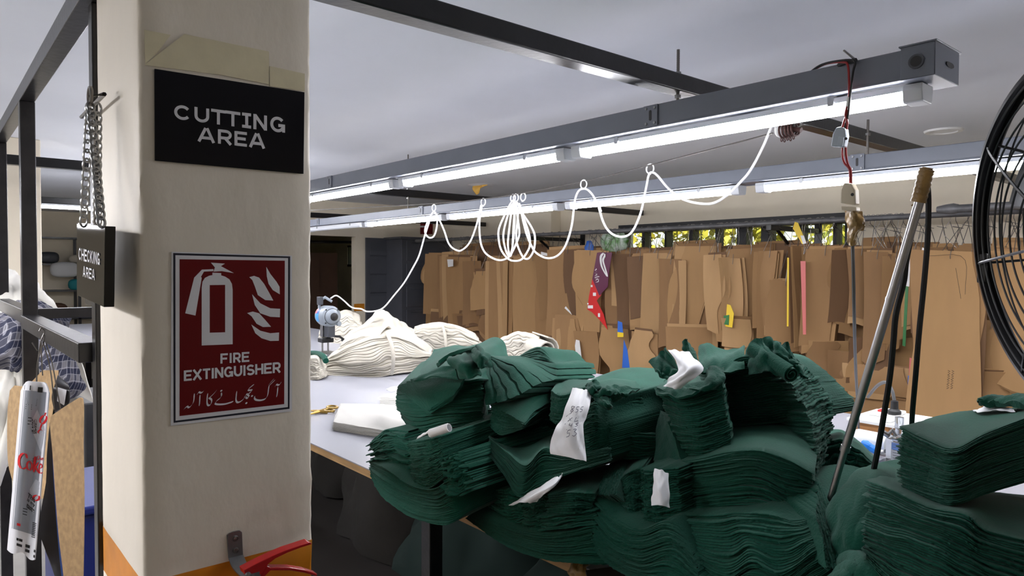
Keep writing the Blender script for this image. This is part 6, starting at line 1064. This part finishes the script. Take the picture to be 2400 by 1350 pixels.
# plastic bags on top of the rack
def lump(name, lab, cat, px, py, Y, r, m, seed, grp=None, sq=(1, 1, 1)):
    c_ = PY(px, py, Y); rg_ = np.random.default_rng(seed); nu, nv = 20, 12; ph = rg_.uniform(0, 6, 6); P = []
    for i in range(nu+1):
        row = []
        for j in range(nv):
            a, b_ = 2*math.pi*i/nu, -math.pi/2+math.pi*(j+.02)/(nv-1+.04); q = 1+.18*math.sin(3*a+ph[0])*math.cos(b_)+.12*math.sin(5*a+4*b_+ph[1])+.1*math.sin(7*b_+2*a+ph[2])*math.cos(b_); row.append(c_+r*q*np.array([math.cos(a)*math.cos(b_)*sq[0], math.sin(a)*math.cos(b_)*sq[1], math.sin(b_)*sq[2]]))
        P.append(row)
    return tag(MB().sheet(np.array(P), .004).build(name, m, smooth=60), lab, cat, grp)
m_bag = mat('green_white_bag', (214, 224, 214), .35, rgb2=(84, 150, 60), vscale=14)
lump('plastic_bag', 'crumpled green and white plastic bag lodged on top of the patterns left of the window', 'bag', 1442, 566, 5.32, .13, m_bag, 1, sq=(1.3, .5, .7))
lump('plastic_bag', 'small blue plastic bag tucked on top of the patterns below the wall bracket', 'bag', 1381, 582, 5.28, .05, m_cblue, 2, sq=(1, .6, 1.4))
# the rows packed behind
GB = 'kraft patterns packed behind the front row'
x = 996
k = 0
while x < 2420:
    w_ = rp.uniform(62, 96); pattern(x, x+w_, 586+rp.uniform(-14, 16)-(x-996)*.006, 770+rp.uniform(-60, 140)+(x-996)*.05, rp.choice(['rect', 'hip_l', 'hip_r', 'taper', 'bodice', 'sleeve']), 'kraft pattern packed behind the front row of the rack', 2, KR[rp.randrange(5)], 5.30+rp.uniform(-.02, .04), GB, slant=rp.uniform(.2, .45)); x += rp.uniform(22, 32)
x = 1000
while x < 2420:
    w_ = rp.uniform(70, 110); pattern(x, x+w_, 720+rp.uniform(-20, 30)+(x-1000)*.02, 880+rp.uniform(-20, 60)+(x-1000)*.06, rp.choice(['rect', 'hip_l', 'flare', 'taper', 'bodice']), 'kraft piece hanging low behind the front row of the rack', 2, KR[rp.randrange(5)], 5.42+rp.uniform(-.02, .04), 'low kraft pieces behind the front row', hang=False, slant=rp.uniform(.15, .3)); x += rp.uniform(34, 52)
# spare empty hooks on the rail
for k in range(60):
    x = rp.uniform(-7.7, .4); t0 = np.array([x, YR, ZR+.024]); s = rp.uniform(.06, .1); mb = MB()
    mb.tube(cr([t0+np.array([-.022, 0, -.035]), t0+np.array([-.014, 0, -.004]), t0+np.array([.006, 0, 0]), t0+np.array([.02, .0, -.02]), t0+np.array([.01, 0, -.07]), t0+np.array([rp.uniform(-.03, .03), 0, -.07-s]), t0+np.array([rp.uniform(-.06, .06), 0, -.16-s*1.2])], 16), .002, 5)
    if k % 2: mb.tube([t0+np.array([.01, 0, -.07]), t0+np.array([rp.uniform(-.07, .07), 0, -.17-s])], .0018, 4)
    o = mb.build('wire_hook', m_wire); tag(o, 'thin wire hook hung on the grey pipe rail above the patterns', 'hook', 'wire hooks on the pattern rail')

# ================================================================== cabinet, louvred door, sign and store at the far end
m_cab = mat('cabinet_grey', (78, 80, 87), .45, var=.08)
cb = thing('steel_cabinet', 'dark grey steel cabinet in the far corner beside the hung patterns', 'cabinet', (-8.5, 5.45, 0))
MB().span((-8.77, 5.06, 0), (-8.34, 5.86, 2.0)).build('body', m_cab, cb, smooth=0, bevel=.004)
MB().span((-8.785, 5.03, 2.0), (-8.31, 5.88, 2.03)).build('lid', m_cab, cb, smooth=0)
for z in (.1, .42, .74, 1.06, 1.38, 1.70): 
    o = MB().span((-8.34, 5.13, z), (-8.325, 5.82, z+.28)).build('door', m_cab, cb, smooth=0, bevel=.006); MB().span((-8.325, 5.20, z+.24), (-8.31, 5.4, z+.25)).build('handle', m_dgrey, o, smooth=0)
lv_ = thing('louvred_panel', 'dark grey ribbed steel door standing against the wall beside the store doorway', 'door panel', (PXW+.05, 4.95, 0))
MB().span((PXW+.01, 4.74, 0), (PXW+.04, 5.34, 2.02)).build('panel', m_cab, lv_, smooth=0, bevel=.004)
for k in range(7):
    z = .2+k*.26; MB().add([(PXW+.04, 4.80, z), (PXW+.04, 5.28, z), (PXW+.06, 5.28, z+.02), (PXW+.06, 4.80, z+.02), (PXW+.04, 4.80, z+.22), (PXW+.04, 5.28, z+.22)], [(0, 1, 2, 3), (3, 2, 5, 4), (0, 3, 4), (1, 5, 2)]).build('louvre', m_cab, lv_, smooth=0)
es = thing('wall_sign', 'small red sign high on the far wall behind the first cable ring', 'sign', (PXW+.01, 5.78, 2.2))
S = lambda x, y, e=0: PX(x, y, PXW+.004+e)
on_plane(MB(), [(985, 517), (985, 549), (1014, 549), (1014, 517)], S, .004, (1, 0, 0)).build('plate', m_signred, es, smooth=0)
mb = MB(); on_plane(mb, [(985, 529), (985, 533), (996, 533), (996, 529)], lambda x, y: S(x, y, .005), .001, (1, 0, 0)); mb.build('white_mark', m_paper, es, smooth=0)
m_brown = mat('brown_board', (92, 66, 50), .6, var=.1)
for k, (y0, y1, zt_, lab) in enumerate(((3.78, 4.02, 1.86, 'tall brown board leaning in the dark store, next to the pillar edge'), (4.05, 4.28, 1.80, 'middle tall brown board standing in the dark store'), (4.32, 4.62, 1.82, 'tall brown board in the dark store beside the doorway column'))):
    t = thing('brown_board', lab, 'board', (-9.6, (y0+y1)/2, 0), 'brown boards in the store'); MB().span((-9.63-.1*k, y0+.05, 0), (-9.60-.1*k, y1+.20, zt_)).build('sheet', m_brown, t, smooth=0); MB().span((-9.60-.1*k, y0+.05, .9), (-9.59-.1*k, y1+.2, .94)).build('batten_strip', m_brown, t, smooth=0)
MB_ = MB().tube([(-9.3, 3.6, 1.95), (-9.3, 5.2, 1.98)], .02, 8); tag(MB_.build('store_pipe', m_black), 'dark pipe rail inside the store doorway', 'pipe')

# ================================================================== under the table, side bay
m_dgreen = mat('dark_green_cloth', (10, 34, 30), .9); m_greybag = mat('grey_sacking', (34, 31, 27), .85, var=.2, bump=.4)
def heap(name, lab, cat, c, s, m, seed, grp=None, th=.01):
    rg_ = np.random.default_rng(seed); nu, nv = 26, 14; ph = rg_.uniform(0, 6, 8); P = []
    for i in range(nu+1):
        row = []
        for j in range(nv):
            a, b_ = 2*math.pi*i/nu, (math.pi/2)*(j/(nv-1)); q = 1+.16*math.sin(2*a+ph[0])+.10*math.sin(5*a+3*b_+ph[1])+.06*math.sin(9*a-5*b_+ph[2]); row.append((c[0]+s[0]*q*math.cos(a)*math.cos(b_)**.7, c[1]+s[1]*q*math.sin(a)*math.cos(b_)**.7, c[2]+s[2]*math.sin(b_)*(1+.12*math.sin(4*a+ph[3])*math.cos(b_))))
        P.append(row)
    return tag(MB().sheet(np.array(P), th).build(name, m, smooth=60), lab, cat, grp)
GU = 'cloth heaps stored under the table'
heap('cloth_heap', 'grey brown cloth heap on the shelf under the table end, next to the pillar', 'cloth heap', (-2.9, 1.75, .34), (.38, .28, .44), m_greybag, 1, GU)
heap('cloth_heap', 'grey cloth heap deeper under the table next to the pillar', 'cloth heap', (-3.7, 2.0, .34), (.35, .35, .45), m_greybag, 2, GU)
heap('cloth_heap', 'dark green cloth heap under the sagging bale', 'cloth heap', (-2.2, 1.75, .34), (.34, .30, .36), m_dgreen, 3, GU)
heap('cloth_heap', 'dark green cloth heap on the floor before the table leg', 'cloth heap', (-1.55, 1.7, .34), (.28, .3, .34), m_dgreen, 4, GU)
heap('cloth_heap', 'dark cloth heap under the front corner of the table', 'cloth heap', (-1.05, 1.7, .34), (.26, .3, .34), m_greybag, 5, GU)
heap('cloth_heap', 'dark green cloth heap on the floor in the side bay behind the hanging sign', 'cloth heap', (-8.3, .72, 0), (.5, .28, 1.0), m_dgreen, 6)
lump('tape_wad', 'wad of brown tape lying on the table edge at the bottom of the picture', 'tape', 1362, 1340, 1.10, .022, m_ptape, 6)
t = thing('clipboard', 'black clipboard tip under the low green bale at the table edge', 'clipboard', PZ(1420, 1345, TZ+.004))
on_plane(MB(), [(1372, 1342), (1384, 1378), (1470, 1378), (1460, 1330)], lambda x, y: PZ(x, y, TZ+.003), .005, (0, 0, 1)).build('board', m_rubber, t, smooth=0)
m_bin = mat('blue_bin', (20, 36, 110), .4)
t = thing('plastic_bin', 'dark blue plastic bin on the floor behind the black rack', 'bin', (-3.55, .72, 0))
MB().prism([(-3.85, .42), (-3.25, .42), (-3.25, 1.02), (-3.85, 1.02)], 0, .60).build('body', m_bin, t, smooth=0, bevel=.02)
MB().span((-3.88, .39, .60), (-3.22, 1.05, .635)).build('lid', m_bin, t, smooth=0, bevel=.01)
# shelving at the far end of the side bay
sf = thing('steel_shelving', 'dark steel shelving loaded with boxes at the far end of the side bay', 'shelving', (-13.3, 1.7, 0))
for y in (.9, 1.95, 3.0):
    for x in (-13.5, -13.1): MB().span((x-.02, y-.02, 0), (x+.02, y+.02, 2.06)).build('upright', m_black, sf, smooth=0)
for z in (.3, .75, 1.2, 1.62, 2.04): MB().span((-13.52, .88, z), (-13.08, 3.02, z+.025)).build('shelf', m_black, sf, smooth=0)
m_teal = mat('teal_cloth', (30, 130, 140), .7); m_plum = mat('plum_cloth', (120, 86, 120), .8)
GS = 'goods on the far shelving'
for nm, lab, cat, c, s, m_ in (('cloth_roll', 'cream cloth roll on the upper shelf of the far shelving', 'roll', (-13.2, 2.0, 1.72), (.08, .18, .07), m_cream), ('storage_box', 'dark box on the upper shelf of the far shelving', 'box', (-13.2, 1.55, 1.74), (.1, .14, .09), m_dgrey), ('cloth_bundle', 'dark cloth bundle on the upper shelf next to the cream roll', 'cloth', (-13.2, 2.45, 1.76), (.1, .16, .12), m_greybag), ('plastic_bag', 'clear plastic bag slumped over the shelf edge', 'bag', (-13.08, 1.75, 1.55), (.08, .2, .12), m_house), ('cloth_bundle', 'teal cloth bundle on the middle shelf', 'cloth', (-13.15, 1.95, 1.31), (.09, .15, .09), m_teal), ('cloth_bundle', 'plum coloured cloth bundle on the middle shelf', 'cloth', (-13.15, 2.25, 1.31), (.09, .16, .09), m_plum), ('storage_box', 'brown box on the lower shelf of the far shelving', 'box', (-13.2, 1.6, .9), (.1, .2, .12), m_brown)):
    P = []
    for a in np.linspace(0, 2*math.pi, 17): P.append([(c[0]+s[0]*math.copysign(abs(math.cos(a))**.6, math.cos(a))*math.copysign(abs(math.cos(b_))**.6, 1), c[1]+s[1]*math.copysign(abs(math.sin(a))**.6, math.sin(a))*abs(math.cos(b_))**.6, c[2]+s[2]*math.copysign(abs(math.sin(b_))**.7, math.sin(b_))) for b_ in np.linspace(-1.55, 1.55, 9)])
    tag(MB().sheet(np.array(P), .004).build(nm, m_, smooth=60), lab, cat, GS)
m_gr = mat('grey_machine', (52, 53, 56), .5, var=.15)
o = MB().span((-5.2, .7, 0), (-4.6, 1.3, .82)).build('grey_table', m_gr, smooth=0, bevel=.01); tag(o, 'grey work cabinet standing on the floor behind the blue bin', 'cabinet')
